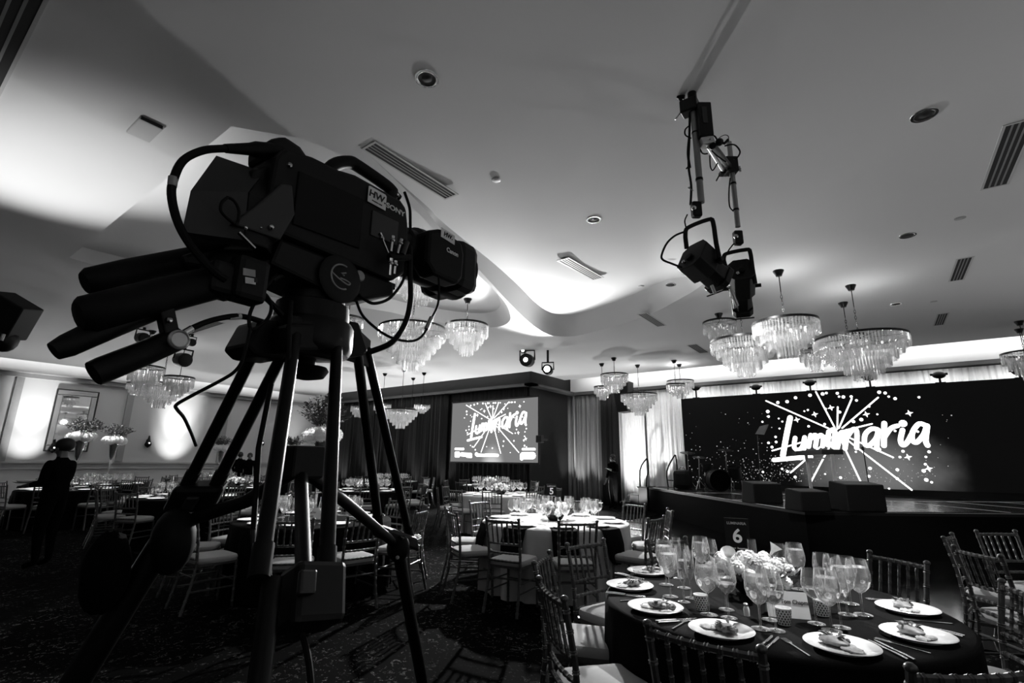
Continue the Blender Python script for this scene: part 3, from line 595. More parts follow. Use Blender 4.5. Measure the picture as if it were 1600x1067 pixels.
# ---------------- tripod and fluid head
tri = thing('tripod', 'heavy black studio tripod with fluid head carrying the broadcast camera', 'tripod', (RO.x, RO.y, 0))
hd = MB().prism([(-.18, .10), (-.165, .165), (.16, .165), (.165, .13), (.05, .082), (.02, .075), (-.10, .09)], -.075, .075, MR).build('fluid_head', 'black_plastic', tri, bevel=.008)
MB().box(-.2, .19, .158, .176, -.05, .05, MR).build('camera_plate', 'black_metal', tri, bevel=.003)
MB().lathe([(.052, .0), (.058, .004), (.058, .012), (.05, .016), (.001, .016)], 28, MR @ Matrix.Translation((-.012, .118, .072))).build('drag_knob', 'black_plastic', tri, smooth=True)
# arc emblem on the knob
emb = MB().tube([MR @ Vector((-.012 + .03 * math.cos(a), .122 + .03 * math.sin(a), .0885)) for a in [R(70 + 12 * k) for k in range(20)]], .0022, 6).build('emblem', 'grey_plastic', tri)
MB().tube(smooth_path([MR @ Vector(p) for p in ((-.04, .125, .0885), (-.02, .115, .0885), (.005, .108, .0885), (.012, .113, .0885), (.0, .117, .0885), (-.018, .118, .0885))], 4), .002, 6).build('emblem', 'grey_plastic', tri); MB().tube([MR @ Vector(p) for p in ((-.002, .135, .0885), (-.016, .13, .0885), (-.006, .127, .0885))], .002, 6).build('emblem', 'grey_plastic', tri)
MB().lathe([(.014, 0), (.014, .006), (.011, .009), (.001, .009)], 16, MR @ Matrix.Translation((.045, .145, .075))).build('lock_button', 'grey_plastic', tri, smooth=True)
Mz = Matrix.Translation(L3(-.02, 0))
MB().lathe([(.07, .10), (.072, .065), (.083, .06), (.085, .03), (.085, -.04), (.078, -.055), (.05, -.06)], 28, Mz).build('head_base', 'black_plastic', tri, smooth=True)
MB().lathe([(.092, .018), (.098, .008), (.098, -.045), (.09, -.06), (.03, -.065)], 28, Mz).build('bowl', 'black_metal', tri, smooth=True)
MB().lathe([(.035, -.045), (.02, -.06), (.018, -.085), (.045, -.088), (.05, -.096), (.04, -.112), (.01, -.118)], 24, Mz).build('bowl_clamp_knob', 'black_rubber', tri, smooth=True)
def tubes(nm, pts, r, m='black_metal', n=12): return MB().tube(pts, r, n).build(nm, m, tri, smooth=True)
def to_floor(a, b, z=.02): return a + (b - a) * ((z - a.z) / (b.z - a.z))
legs = {'l': [((408, 528, -.06), (288, 767, -.26)), ((448, 540, -.04), (333, 767, -.22))], 'm': [((462, 520, .07), (404, 905, .34)), ((527, 530, .07), (509, 905, .34))], 'r': [((556, 530, -.03), (592, 825, -.22)), ((572, 545, -.06), (641, 842, -.26))]}
bott = {}
for k, prs in legs.items():
    cs = []
    for i, (a_, b_) in enumerate(prs):
        A_, B_ = S(*a_), S(*b_); r_ = .0132 if k != 'm' else .0128
        lg = tubes('leg_tube', [A_, B_], r_); cs.append((A_, B_))
        d = (B_ - A_).normalized(); tubes('leg_collar', [B_ - d * .05, B_], r_ * 1.2, 'black_plastic')
    top = (cs[0][0] + cs[1][0]) / 2; bot = (cs[0][1] + cs[1][1]) / 2; d = (bot - top).normalized(); bott[k] = (top, bot, d)
    w = (cs[1][1] - cs[0][1]); wn = w.normalized(); nn = d.cross(wn).normalized()
    Mk = frame_M(bot, wn, d, nn)
    MB().box((-w.length / 2 - .022) if k != 'm' else -.012, w.length / 2 + .022, -.02, .045 if k != 'm' else .07, -.026, .026, Mk).build('leg_lock', 'black_plastic', tri, bevel=.01)
    MB().box(-.014, .014, .0, .035, .026, .036, Mk).build('lock_lever', 'dark_metal', tri, bevel=.004)
    if k == 'l': bot = S(262, 835, -.26); d = (S(117, 1067, -.33) - bot).normalized()
    if k == 'm': bot = bot - wn * .035
    F_ = to_floor(bot, bot + d)
    tubes('lower_leg', [bot, F_], {'l': .028, 'r': .021, 'm': .014}[k]); MB().ball(F_ + Vector((0, 0, .01)), .04, 12, 8, (1, 1, .6)).build('rubber_foot', 'black_rubber', tri, smooth=True)
    # shoulder casting
    c0, c1 = cs[0][0], cs[1][0]; up = Vector((0, 0, .03)); q = [c0 - wn * .024 + up * 1.2, c1 + wn * .024 + up * 1.2, c1 + wn * .024 - Vector((0, 0, .045)), c0 - wn * .024 - Vector((0, 0, .045))]
    hub = L3(-.02, .0); inn = [v.lerp(Vector((hub.x, hub.y, v.z)), .55) for v in q]
    MB().add(q + inn, [(0, 1, 2, 3), (7, 6, 5, 4), (0, 4, 5, 1), (1, 5, 6, 2), (2, 6, 7, 3), (3, 7, 4, 0)]).build('leg_shoulder', 'black_plastic', tri, bevel=.008)
def extr(nm, pts, o0, o1, m='black_plastic', par=None, bevel=.008):
    inv = MR.inverted(); poly = [(inv @ S(*p, o1)).xy for p in pts]; return MB().prism([(v.x, v.y) for v in poly], o0, o1, MR).build(nm, m, par or tri, bevel=bevel)
extr('spider_casting', [(408, 498), (385, 540), (400, 556), (448, 562), (455, 500)], -.08, .02); extr('spider_casting', [(543, 500), (562, 503), (577, 548), (570, 556), (541, 558)], -.08, .01); extr('spider_casting', [(450, 505), (450, 548), (545, 548), (545, 505)], .0, .085)
tubes('head_strut', [S(424, 600, -.05), S(404, 700, -.05), S(396, 830, .0), S(400, 905, .2)], .006, 'black_rubber')
# mid-level spreader
sc_ = S(470, 730, .02)
MB().box(-.045, .035, -.035, .035, -.04, .04, frame_M(S(470, 722, .02), e1, e3, e2)).build('spreader_hub', 'black_plastic', tri, bevel=.006)
tubes('spreader_arm', [sc_, S(475, 905, .30)], .0135, 'black_plastic')
tubes('spreader_arm', [sc_ + Vector((0, 0, .0)), S(385, 783, -.1), bott['l'][1] + Vector((0, 0, -.06))], .015, 'black_plastic')
tubes('spreader_arm', [sc_, S(540, 785, -.08), bott['r'][1] + Vector((0, 0, -.03))], .015, 'black_plastic')
# big rubber joint housings where the spreader meets the outer legs
MB().ball(S(270, 845, -.25), .055, 14, 10, (1, .8, 1.3)).build('joint_cover', 'black_rubber', tri, smooth=True); MB().ball(S(622, 855, -.24), .045, 14, 10, (1, .7, 1)).build('joint_cover', 'black_rubber', tri, smooth=True)
MB().ball(S(621, 871, -.19), .006, 8, 6).build('screw', 'grey_plastic', tri)
# pan bars
pb = thing('pan_bars', 'pair of black pan handles with zoom grips reaching left from the tripod head', 'pan handle', L3(-.12, .12))
def bar(nm, pts, r, m='black_rubber', par=None): return MB().tube(pts, r, 14).build(nm, m, par or pb, smooth=True)
bar('pan_bar', [S(450, 405, .05), S(330, 432, .06), S(300, 440, .06)], .013, 'black_metal'); bar('pan_bar', [S(440, 380, -.06), S(330, 400, -.04), S(300, 408, -.03)], .012, 'black_metal')
bar('handle_grip', [S(330, 402, -.03), S(300, 408, -.03), S(200, 428, .0), S(142, 440, .01), S(132, 442, .01)], [.028, .029, .027, .024, .018])
bar('handle_grip', [S(352, 438, .06), S(330, 443, .06), S(200, 475, .07), S(135, 492, .08), S(122, 494, .08)], [.03, .032, .031, .03, .022])
bar('bar_extension', [S(250, 478, .05), S(170, 510, .06), S(105, 540, .07), S(84, 549, .07)], [.021, .021, .018, .014], 'black_plastic')
MB().box(-.03, .03, -.035, .03, -.03, .03, frame_M(S(345, 437, .07), e1, e3, e2)).build('zoom_control', 'black_plastic', pb, bevel=.01)
MB().box(-.035, .03, -.05, .04, -.02, .035, frame_M(S(385, 437, .08), e1, e3, e2)).build('focus_control', 'black_plastic', pb, bevel=.012)
for px, py, w_, h_, m in ((389, 426, .012, .007, 'grey_plastic'), (391, 439, .010, .006, 'white_card'), (399, 438, .003, .0045, 'print_black')):
    MB().box(-w_, w_, -h_, h_, 0, .0015 + (.001 if m == 'print_black' else 0), frame_M(S(px, py, .1165), (e1 + e3 * .15).normalized(), (e3 - e1 * .15).normalized(), e2)).build('button', m, pb)
MB().ball(S(352, 425, .03), .045, 14, 10, (1.2, .9, .9)).build('handle_knuckle', 'black_rubber', pb, smooth=True); extr('handle_bracket', [(285, 398), (330, 385), (420, 395), (400, 412), (320, 420), (290, 415)], -.05, .02, 'black_plastic', pb)
# second short bar with clamp
MB().box(-.012, .012, -.045, .045, -.012, .012, frame_M(S(262, 507, .07), (e1 + e3 * .35).normalized(), (e3 - e1 * .35).normalized(), e2)).build('bar_clamp', 'black_metal', pb, bevel=.003)
bar('bar_extension', [S(282, 527, .07), S(230, 550, .07), S(160, 578, .07), S(146, 584, .07)], [.021, .021, .021, .02], 'black_plastic')
MB().lathe([(.012, -.004), (.0165, 0), (.017, .006), (.014, .009), (.012, .007), (.001, .007)], 24, MR @ Matrix.Translation(MR.inverted() @ S(278, 531, .1))).build('clamp_knob', 'light_metal', pb, smooth=True)
MB().ball(S(264, 500, .09), .006, 8, 6).build('screw', 'steel', pb)
cable(pb, [S(288, 520, .08), S(310, 508, .08), S(340, 498, .08), S(375, 494, .08), S(412, 503, .06)], .0055)
MB().tube([S(288, 520, .08), S(300, 513, .08)], .0065, 10).build('cable_tip', 'silver', pb, smooth=True); MB().tube([S(358, 495, .08), S(376, 494, .08)], .0062, 10).build('cable_band', 'white_card', pb, smooth=True)
cable(pb, [S(396, 450, .09), S(415, 460, .09), S(424, 478, .09), S(418, 498, .09), S(400, 512, .09), S(391, 512, .09), S(390, 492, .09), S(402, 465, .09), S(418, 445, .08), S(432, 428, .06)], .0035)
cable(pb, [S(404, 455, .08), S(425, 475, .07), S(440, 492, .06)], .006)
cable(pb, [S(391, 512, .09), S(388, 528, .09), S(379, 562, .09), S(366, 581, .08), S(342, 596, .06), S(302, 617, .03), S(276, 632, .0), S(277, 640, .0), S(287, 652, -.03), S(298, 675, -.08), S(306, 696, -.12)], .0032)
cable(pb, [S(400, 408, .0), S(420, 404, .0), S(445, 406, .0)], .006)
bar('zoom_pod', [S(425, 437, .04), S(445, 424, .04), S(458, 420, .04)], [.008, .013, .015], 'black_plastic')
# bag hanging low on the left leg
MB().ball(S(165, 893, -.28), .07, 16, 12, (.8, .6, 1.15), jit=.05).build('hanging_bag', 'black_cloth', tri, smooth=True)
cable(tri, [S(455, 470, .1), S(452, 520, .12), S(450, 600, .13), S(438, 700, .2), S(425, 800, .27), S(420, 900, .32), S(440, 960, .34), S(470, 985, .36), S(486, 1067, .40), S(480, 1180, .42)], .0045)
# ================================================================== chandeliers
PROTO_CH = {}
def chandelier_proto(d, tiers, hgt):
    key = (round(d, 2), tiers)
    if key in PROTO_CH: return PROTO_CH[key]
    r0 = d / 2; ring = MB()
    ring.open().lathe([(r0, -.03), (r0 + .006, -.03), (r0 + .006, .004), (r0, .004), (r0, -.03)], 40)
    for k in range(3):
        a = k * math.pi / 3; ring.tube([(r0 * math.cos(a), r0 * math.sin(a), 0), (-r0 * math.cos(a), -r0 * math.sin(a), 0)], .006, 5)
    rm = ring.mesh('top_ring', 'black_metal', True)
    tms = []; bar_h = hgt / tiers * 1.55
    for t in range(tiers):
        r = r0 * (1 - t / tiers) ** (.8) - .01; z = -.01 - t * (hgt - bar_h) / max(1, tiers - 1); n = max(8, int(2 * math.pi * r / .042)); mb = MB()
        for k in range(n):
            a = 2 * math.pi * k / n + t * .1; c = Vector((r * math.cos(a), r * math.sin(a), 0)); w = .017; hh = bar_h * random.uniform(.93, 1.04); tw = a + random.uniform(-.5, .5)
            top = [c + Vector((w * math.cos(tw + q), w * math.sin(tw + q), z)) for q in (0, 2.1, 4.2)]; bo = [Vector((v.x, v.y, z - hh)) for v in top]; tip = Vector((c.x, c.y, z - hh - .02))
            mb.add(top + bo + [tip], [(0, 1, 4, 3), (1, 2, 5, 4), (2, 0, 3, 5), (3, 4, 6), (4, 5, 6), (5, 3, 6), (0, 2, 1)])
        tms.append(mb.mesh('crystal_tier', 'crystal'))
    bl = MB()
    for k in range(5):
        a = 2 * math.pi * k / 5; bl.ball((r0 * .45 * math.cos(a), r0 * .45 * math.sin(a), -.10), .016, 8, 6, (1, 1, 1.6))
    bm_ = bl.mesh('bulbs', 'bulb'); PROTO_CH[key] = (rm, tms, bm_); return PROTO_CH[key]
def chandelier(label, can, drum, d, tiers, bottom, dist=None, group='crystal chandeliers', zcan=ZC, chain=True):
    """can: pixel of the ceiling canopy or None; drum: pixel of the top ring centre; bottom: pixel y of the lowest crystal"""
    if can: P = pz(can[0], can[1] - 4, zcan); dist = math.hypot(P.x, P.y); XYc = P
    D_ = pD(drum[0], drum[1], dist); 
    if not can: XYc = D_
    x, y = XYc.x, XYc.y; zr = D_.z; zb = pD(drum[0], bottom, dist).z; hgt = max(.12, zr - zb)
    t = thing('chandelier', label, 'chandelier', (x, y, zr), 0, group)
    M = Matrix.Translation((x, y, zcan))
    MB().lathe([(.075, 0), (.075, -.012), (.05, -.06), (.042, -.085), (.01, -.09)], 20, M).build('canopy', 'black_metal', t, smooth=True)
    if chain:
        mb = MB(); z = zcan - .085; k = 0; step = .05
        mb.tube([(x, y, z), (x, y, z - (z - zr) * .35)], .007, 6); z -= (z - zr) * .35
        while z - step > zr - .02:
            ex = Vector((1, 0, 0)) if k % 2 else Vector((0, 1, 0)); c = Vector((x, y, z - step * .55)); mb.tube([c + ex * (.013 * math.cos(a)) + Vector((0, 0, .033 * math.sin(a))) for a in [2 * math.pi * q / 8 for q in range(9)]], .0045, 4, caps=False); z -= step; k += 1
        mb.build('chain', 'black_metal', t)
    else: MB().tube([(x, y, zcan - .085), (x, y, zr)], .008, 6).build('rod', 'black_metal', t)
    rm, tms, bm_ = chandelier_proto(d, tiers, hgt)
    for nm, me in [('top_ring', rm), ('bulbs', bm_)]:
        o = bpy.data.objects.new(nm, me); COL.objects.link(o); o.parent = t
    for me in tms:
        o = bpy.data.objects.new('crystal_tier', me); COL.objects.link(o); o.parent = t; o['kind'] = 'stuff'
    return t, Vector((x, y, zr))
def wdist(px, w, d, py):
    """horizontal distance at which a ring of diameter d spans w pixels at this pixel"""
    dep = d * FPX / w; v = ray(px, py); return dep / v.dot(CF)
CHL = []
for a in [('large tiered crystal chandelier above the stage, nearest the video wall lettering', (1329, 450), (1347, 528), 1.25, 6, 592), ('round crystal chandelier above the stage, second largest at right', (1216, 427), (1231, 503), .86, 4, 556), ('crystal chandelier showing behind the large tiered one', (1317, 477), (1329, 525), .55, 3, 560),
          ('smallest crystal chandelier between the two round ones over the stage', (1265, 497), (1264, 547), .52, 3, 579), ('medium crystal chandelier in the cluster above the white drape', (959, 563), (961, 585), .74, 4, 613), ('smallest crystal chandelier beside the hanging loudspeaker', (940, 572), (942, 604), .48, 3, 624),
          ('widest crystal chandelier in front of the white drape', (996, 574), (999, 616), 1.03, 5, 648), ('small crystal chandelier half hidden by another above the drum kit', (1053, 567), (1056, 600), .5, 3, 618), ('crystal chandelier near the left end of the video wall', (1061, 573), (1064, 595), .745, 4, 622),
          ('crystal chandelier right of the zoom lens', (731, 471), (729, 508), .75, 4, 553), ('crystal chandelier cut by the right edge of the picture', (1592, 506), (1600, 551), .75, 4, 585), ('second chandelier at the right picture edge, partly hidden', (1592, 518), (1604, 560), .5, 3, 590)]:
    CHL.append(chandelier(*a)[1])
for lb, dr, w, d, ti, bo, zc_ in [('crystal chandelier directly behind the zoom lens', (656, 424), 90, .86, 4, 490, ZC + .22), ('large crystal chandelier crossed by hanging camera cables', (645, 513), 103, 1.15, 6, 578, ZC + .22), ('small crystal chandelier peeping out right of the tripod head', (545, 497), 44, .5, 3, 512, ZC + .22), ('small round chandelier beside the hanging spotlights', (1124, 503), 49, .6, 3, 536, ZC), ('tiered crystal chandelier just below the hanging spotlights', (1161, 532), 96, 1.0, 5, 586, ZC),
                                ('upper left chandelier behind the short pan bar', (228, 573), 52, .75, 4, 598, ZC), ('widest chandelier of the left cluster', (254, 600), 64, 1.0, 5, 632, ZC), ('right chandelier of the left cluster', (281, 589), 41, .6, 3, 608, ZC), ('small chandelier peeping out of the left cluster', (213, 598), 24, .48, 3, 614, ZC),
                                ('lowest far chandelier in front of the black drapes', (627, 640), 50, 1.0, 5, 662, ZC), ('far chandelier at the right of the group before the black drapes', (660, 632), 24, .5, 4, 645, ZC), ('small far chandelier between two others before the black drapes', (643, 637), 18, .4, 3, 650, ZC), ('far chandelier crossed by the right tripod leg', (598, 631), 26, .55, 3, 641, ZC), ('far chandelier crossed by the inner tripod leg', (560, 634), 22, .48, 3, 645, ZC)]:
    CHL.append(chandelier(lb, None, dr, d, ti, bo, dist=wdist(dr[0], w, d, dr[1]), zcan=zc_, chain=w > 60)[1])
for i in (0, 1, 6, 8, 9, 13, 12, 18, 21): light('chandelier_glow', 'POINT', CHL[i] + Vector((0, 0, .22)), 14, size=.12)
# ================================================================== hanging theatre spotlights
def hang_rig():
    d0 = 3.62; p1 = pz(1081, 146, ZC); d0 = math.hypot(p1.x, p1.y)
    base = Vector((p1.x, p1.y, ZC))
    rg = thing('lighting_rig', 'hanging pipes with clamps and dimmer box carrying two black spotlights', 'lighting rig', base)
    H = lambda px, py, k=1.: pD(px, py, d0 * k)
    def tb(nm, pts, r, m, n=10, par=rg): return MB().tube(pts, r, n).build(nm, m, par, smooth=True)
    top = H(1084, 140); low = H(1088, 318); vx, vy = base.x, base.y
    pipe = lambda za, zb, x=vx, y=vy, r=.024, m='pipe', nm='pipe': tb(nm, [(x, y, za), (x, y, zb)], r, m, 14)
    pipe(ZC, low.z)
    k2 = 1.17; P2 = pD(1143, 260, d0 * k2); t2 = pD(1141, 222, d0 * k2); l2 = pD(1150, 355, d0 * k2)
    pipe(t2.z, l2.z, P2.x, P2.y, .021)
    # top clamp block
    zz = H(1082, 165).z
    MB().box(vx - .09, vx + .04, vy - .05, vy + .05, zz - .06, zz + .05).build('top_clamp', 'black_metal', rg, bevel=.01); tb('clamp_bolt', [H(1062, 153), H(1072, 172)], .012, 'black_metal'); tb('clamp_handle', [H(1066, 172), H(1055, 187)], .006, 'steel'); tb('clamp_bolt', [H(1058, 151), H(1070, 152)], .016, 'black_metal'); pipe(ZC, ZC - .09, r=.034, m='black_metal', nm='ceiling_flange')
    # dimmer box
    b = H(1099, 190, 1.0); sx = (H(1111, 190) - H(1089, 190)).length
    ex = CX.copy(); ex.z = 0; ex.normalize(); ey = Vector((0, 0, 1)); ez = ex.cross(ey)
    zt = H(1100, 165).z; zb = H(1100, 218).z
    MB().box(-sx / 2, sx / 2, zb - b.z, zt - b.z, -.07, .05, frame_M(b, ex, ey, ez)).build('dimmer_box', 'black_plastic', rg, bevel=.008)
    MB().box(-sx * .25, sx * .1, -.05, .09, .05, .054, frame_M(b, ex, ey, ez)).build('box_label', 'dark_metal', rg)
    jb = H(1103, 223); MB().box(-.045, .05, -.028, .028, -.04, .04, frame_M(jb, (ex + Vector((0, 0, .22))).normalized(), (ey - ex * .22).normalized(), ez)).build('junction_plate', 'light_metal', rg, bevel=.004)
    for px, py in ((1098, 224), (1106, 223)): MB().ball(H(px, py) - ez * -.042, .006, 8, 5).build('bolt', 'steel', rg)
    # sloping cross arm between the pipes
    arm0 = H(1107, 230); arm1 = pD(1131, 268, d0 * k2); tb('cross_arm', [arm0, arm1], .014, 'light_metal'); tb('cross_arm', [arm0 + Vector((.03, 0, -.0)), arm1 + Vector((.05, 0, .02))], .026, 'black_metal')
    J = lambda px, py, k=1.: pD(px, py, d0 * k2 * k)
    MB().box(-.05, .05, -.07, .07, -.05, .05, frame_M(J(1141, 260), ex, ey, ez)).build('lower_clamp', 'black_metal', rg, bevel=.008)
    tb('clamp_bolt', [J(1146, 265), J(1158, 264)], .007, 'black_metal'); tb('wing_nut', [J(1155, 260), J(1157, 268)], .009, 'grey_plastic'); tb('clamp_handle', [J(1126, 270), J(1119, 283)], .006, 'black_metal'); MB().box(-.03, .04, -.016, .016, -.03, .03, frame_M(J(1130, 271), ex, ey, ez)).build('arm_foot', 'black_metal', rg, bevel=.005)
    tb('hook', [H(1122, 222), H(1132, 224), H(1138, 218)], .011, 'black_metal'); MB().ball(H(1124, 222), .03, 10, 8).build('hook_body', 'black_metal', rg, smooth=True)
    for pts, r in (([(1079, 195), (1071, 202), (1071, 211), (1080, 216)], .006), ([(1078, 170), (1077, 220), (1076, 260), (1080, 290), (1079, 320)], .009), ([(1077, 215), (1075, 240), (1078, 262)], .01), ([(1132, 228), (1147, 226), (1156, 236), (1153, 245), (1147, 249)], .006), ([(1110, 211), (1117, 213), (1122, 222)], .006), ([(1094, 233), (1098, 240), (1106, 240)], .006), ([(1109, 243), (1110, 260), (1114, 266), (1121, 255)], .005), ([(1124, 215), (1132, 211), (1138, 213), (1138, 222)], .003), ([(1141, 278), (1139, 300), (1140, 322), (1146, 330)], .005), ([(1112, 235), (1120, 243), (1134, 253)], .005)):
        MB().tube(smooth_path([H(*p) for p in pts], 5), r, 6).build('cable', 'black_rubber', rg, smooth=True)
    tb('cable_tie', [H(1078, 258), H(1072, 264)], .006, 'black_metal'); tb('pipe_band', [(vx, vy, H(1085, 207).z), (vx, vy, H(1085, 209).z)], .027, 'black_rubber'); tb('pipe_band', [(vx, vy, H(1086, 280).z), (vx, vy, H(1086, 284).z)], .027, 'black_rubber'); tb('pull_pin', [H(1076, 293), H(1083, 299)], .008, 'light_metal')
    tb('pipe_band', [(P2.x, P2.y, J(1144, 286).z), (P2.x, P2.y, J(1144, 289).z)], .024, 'black_rubber'); tb('pipe_band', [(P2.x, P2.y, J(1147, 327).z), (P2.x, P2.y, J(1147, 330).z)], .024, 'black_rubber')
    return H, J, ex, ey, ez
HH, JJ, ex_, ey_, ez_ = hang_rig()
def spotlight(H, label, hook, yoke, back, front, r, side):
    """yoke: pixels of the U bracket; back/front: pixels (with distance factors) of the lamp barrel axis"""
    t = thing('theatre_spotlight', label, 'spotlight', H(*hook))
    def tb(nm, pts, rr, m='black_metal', n=10): return MB().tube(pts, rr, n).build(nm, m, t, smooth=True)
    hp = H(*hook); MB().box(-.035, .035, -.06, .06, -.03, .03, frame_M(hp, ex_, ey_, ez_)).build('hook_clamp', 'black_metal', t, bevel=.012); MB().ball(hp - ex_ * .03 - ez_ * -.03, .02, 8, 6).build('clamp_bolt', 'steel', t, smooth=True)
    MB().tube(smooth_path([H(*p) for p in yoke], 3), .017, 8, flat=.6).build('yoke', 'black_metal', t, smooth=True)
    B_, F_ = H(*back), H(*front); d = (F_ - B_); L = d.length; dn = d.normalized(); sx = dn.cross(Vector((0, 0, 1))).normalized(); up = sx.cross(dn)
    M = frame_M(B_, sx, up, dn)
    def oct_(w, h, c): return [(-w, -h + c), (-w + c, -h), (w - c, -h), (w, -h + c), (w, h - c), (w - c, h), (-w + c, h), (-w, h - c)]
    MB().prism(oct_(r, r * 1.1, r * .45), 0, L * .5, M).build('lamp_house', 'black_plastic', t, bevel=.006)
    MB().prism(oct_(r * .78, r * .82, r * .4), L * .5, L * .85, M).build('barrel', 'black_metal', t, bevel=.006); MB().prism(oct_(r * .86, r * .86, r * .3), L * .85, L, M).build('lens_tube', 'black_plastic', t, bevel=.006)
    for a in (-1, 1):
        MB().box(a * r * 1.0 - .006, a * r * 1.0 + .006, -.012, .012, L * .38, L * .46, M).build('side_fin', 'dark_metal', t)
        tb('tilt_knob', [M @ Vector((a * r * 1.0, 0, L * .42)), M @ Vector((a * (r * 1.0 + .05), 0, L * .42))], .016)
    for k in range(4): MB().box(-r * .5, r * .5, r * 1.1, r * 1.1 + .006, L * (.08 + .09 * k), L * (.12 + .09 * k), M).build('cooling_fin', 'dark_metal', t)
    MB().prism([(math.cos(q * math.pi / 5) * r * .25, math.sin(q * math.pi / 5) * r * .25) for q in range(10)], -.02, 0, M @ Matrix.Translation((0, -r * .25, 0))).build('rear_knob', 'black_rubber', t, bevel=.003)
    MB().ball(M @ Vector((-r * .3, -r * .55, -.012)), .016, 8, 6).build('rear_screw', 'steel', t, smooth=True)
    MB().box(-r * .9, r * .9, -r * .9, -r * .86, L * 1.0, L * 1.03, M).build('colour_frame', 'dark_metal', t)
    return t
s1 = spotlight(HH, 'black theatre spotlight hanging lower left on the ceiling rig', (1088, 328), [(1073, 388), (1071, 362), (1080, 353), (1107, 343), (1114, 347), (1119, 380), (1126, 412)], (1080, 398, 1.0), (1127, 440, 1.06), .115, 1)
MB().tube(smooth_path([HH(*p) for p in ((1070, 362), (1055, 368), (1042, 380), (1034, 398), (1036, 406), (1050, 412), (1066, 418))], 5), .008, 6).build('power_lead', 'black_rubber', s1, smooth=True)
MB().tube([HH(1112, 446), HH(1117, 458)], .012, 8).build('lead_plug', 'light_metal', s1, smooth=True)
s2 = spotlight(JJ, 'black theatre spotlight pointing down on the right pipe of the rig', (1153, 372), [(1131, 416), (1131, 402), (1136, 396), (1166, 390), (1172, 394), (1176, 420), (1180, 443)], (1158, 420, 1.0), (1160, 485, 1.12), .097, -1)
MB().tube([JJ(1140, 448), JJ(1152, 478)], .014, 8).build('silver_tag', 'light_metal', s2, smooth=True)
for pts in (((1147, 380), (1138, 392), (1133, 405), (1138, 420)), ((1074, 335), (1070, 345), (1072, 356))):
    MB().tube(smooth_path([JJ(*p) for p in pts], 5), .006, 6).build('power_lead', 'black_rubber', s2, smooth=True)
# far moving-head lamps: the lit one at mid room and a dark cluster at the left
def small_lamp(label, px, py, dist, r, aim, lens='lamp_lens', pipe_to=None, name='moving_head_lamp', lr=.7):
    P = pD(px, py, dist); t = thing(name, label, 'stage lamp', P); d = Vector(aim).normalized(); s_ = d.cross(Vector((0, 0, 1))).normalized(); u_ = s_.cross(d); M = frame_M(P, s_, u_, d)
    MB().lathe([(r * .5, -r * 1.3), (r * .95, -r * .9), (r, 0), (r * .98, r * .9), (r * .8, r)], 18, M).build('lamp_body', 'black_plastic', t, smooth=True)
    MB().lathe([(r * .78, r * .97), (r * .72, r * 1.03), (r * lr, r * 1.03)], 16, M).build('lens_bezel', 'black_metal', t, smooth=True); MB().lathe([(r * lr, r * 1.0), (r * lr * .7, r * 1.06), (.001, r * 1.1)], 16, M).build('lens', lens, t, smooth=True)
    MB().tube([M @ Vector((r * 1.15, 0, 0)), M @ Vector((r * 1.15, r * 1.5, 0)), M @ Vector((-r * 1.15, r * 1.5, 0)), M @ Vector((-r * 1.15, 0, 0))], r * .14, 6).build('yoke', 'black_metal', t)
    top = M @ Vector((0, r * 1.5, 0)); z = (pipe_to or ZC)
    MB().tube([top, Vector((top.x, top.y, z))], .03, 8).build('pipe', 'black_metal', t); return t
DL = math.hypot(LAMP.x, LAMP.y)
small_lamp('dark round stage lamp beside the blazing lamp in mid room', 824, 563, DL + .35, .17, (.35, -1, -.1), 'lamp_lens_soft', lr=.42)
small_lamp('blazing stage lamp shining towards the camera in mid room', 856, 578, DL + .3, .13, (.42, -1, .0))
small_lamp('small lamp clipped above the dark round stage lamp', 818, 548, DL + .35, .07, (.35, -1, -.1), 'lamp_lens_soft')
for px, py, r, lb in ((285, 562, .16, 'dark spotlight of the left hanging cluster, right end'), (222, 528, .12, 'dark spotlight of the left hanging cluster, upper left'), (298, 535, .09, 'small dark lamp above the left hanging cluster')): small_lamp(lb, px, py, 13.5, r, (1, .1, -.15), 'black_plastic')
P = pD(12, 492, 9.0); t = thing('box_lamp', 'black box lamp at the left edge of the picture', 'lamp', P); MB().box(-.2, .26, -.24, .24, -.15, .15, frame_M(P, (CX * .85 - CU * .5).normalized(), (CU * .85 + CX * .5).normalized(), -CF)).build('housing', 'black_plastic', t, bevel=.02); MB().tube([P, P - CX * 1.6, Vector(((P - CX * 1.6).x, (P - CX * 1.6).y, ZC - .02))], .03, 8).build('pipe', 'black_metal', t); MB().ball(pD(8, 530, 9.0), .14, 12, 8, (1, 1, 1.2)).build('lamp_head', 'black_plastic', t, smooth=True); MB().tube([pD(2, 532, 8.85), pD(6, 522, 8.85)], .02, 8).build('handle', 'grey_plastic', t)
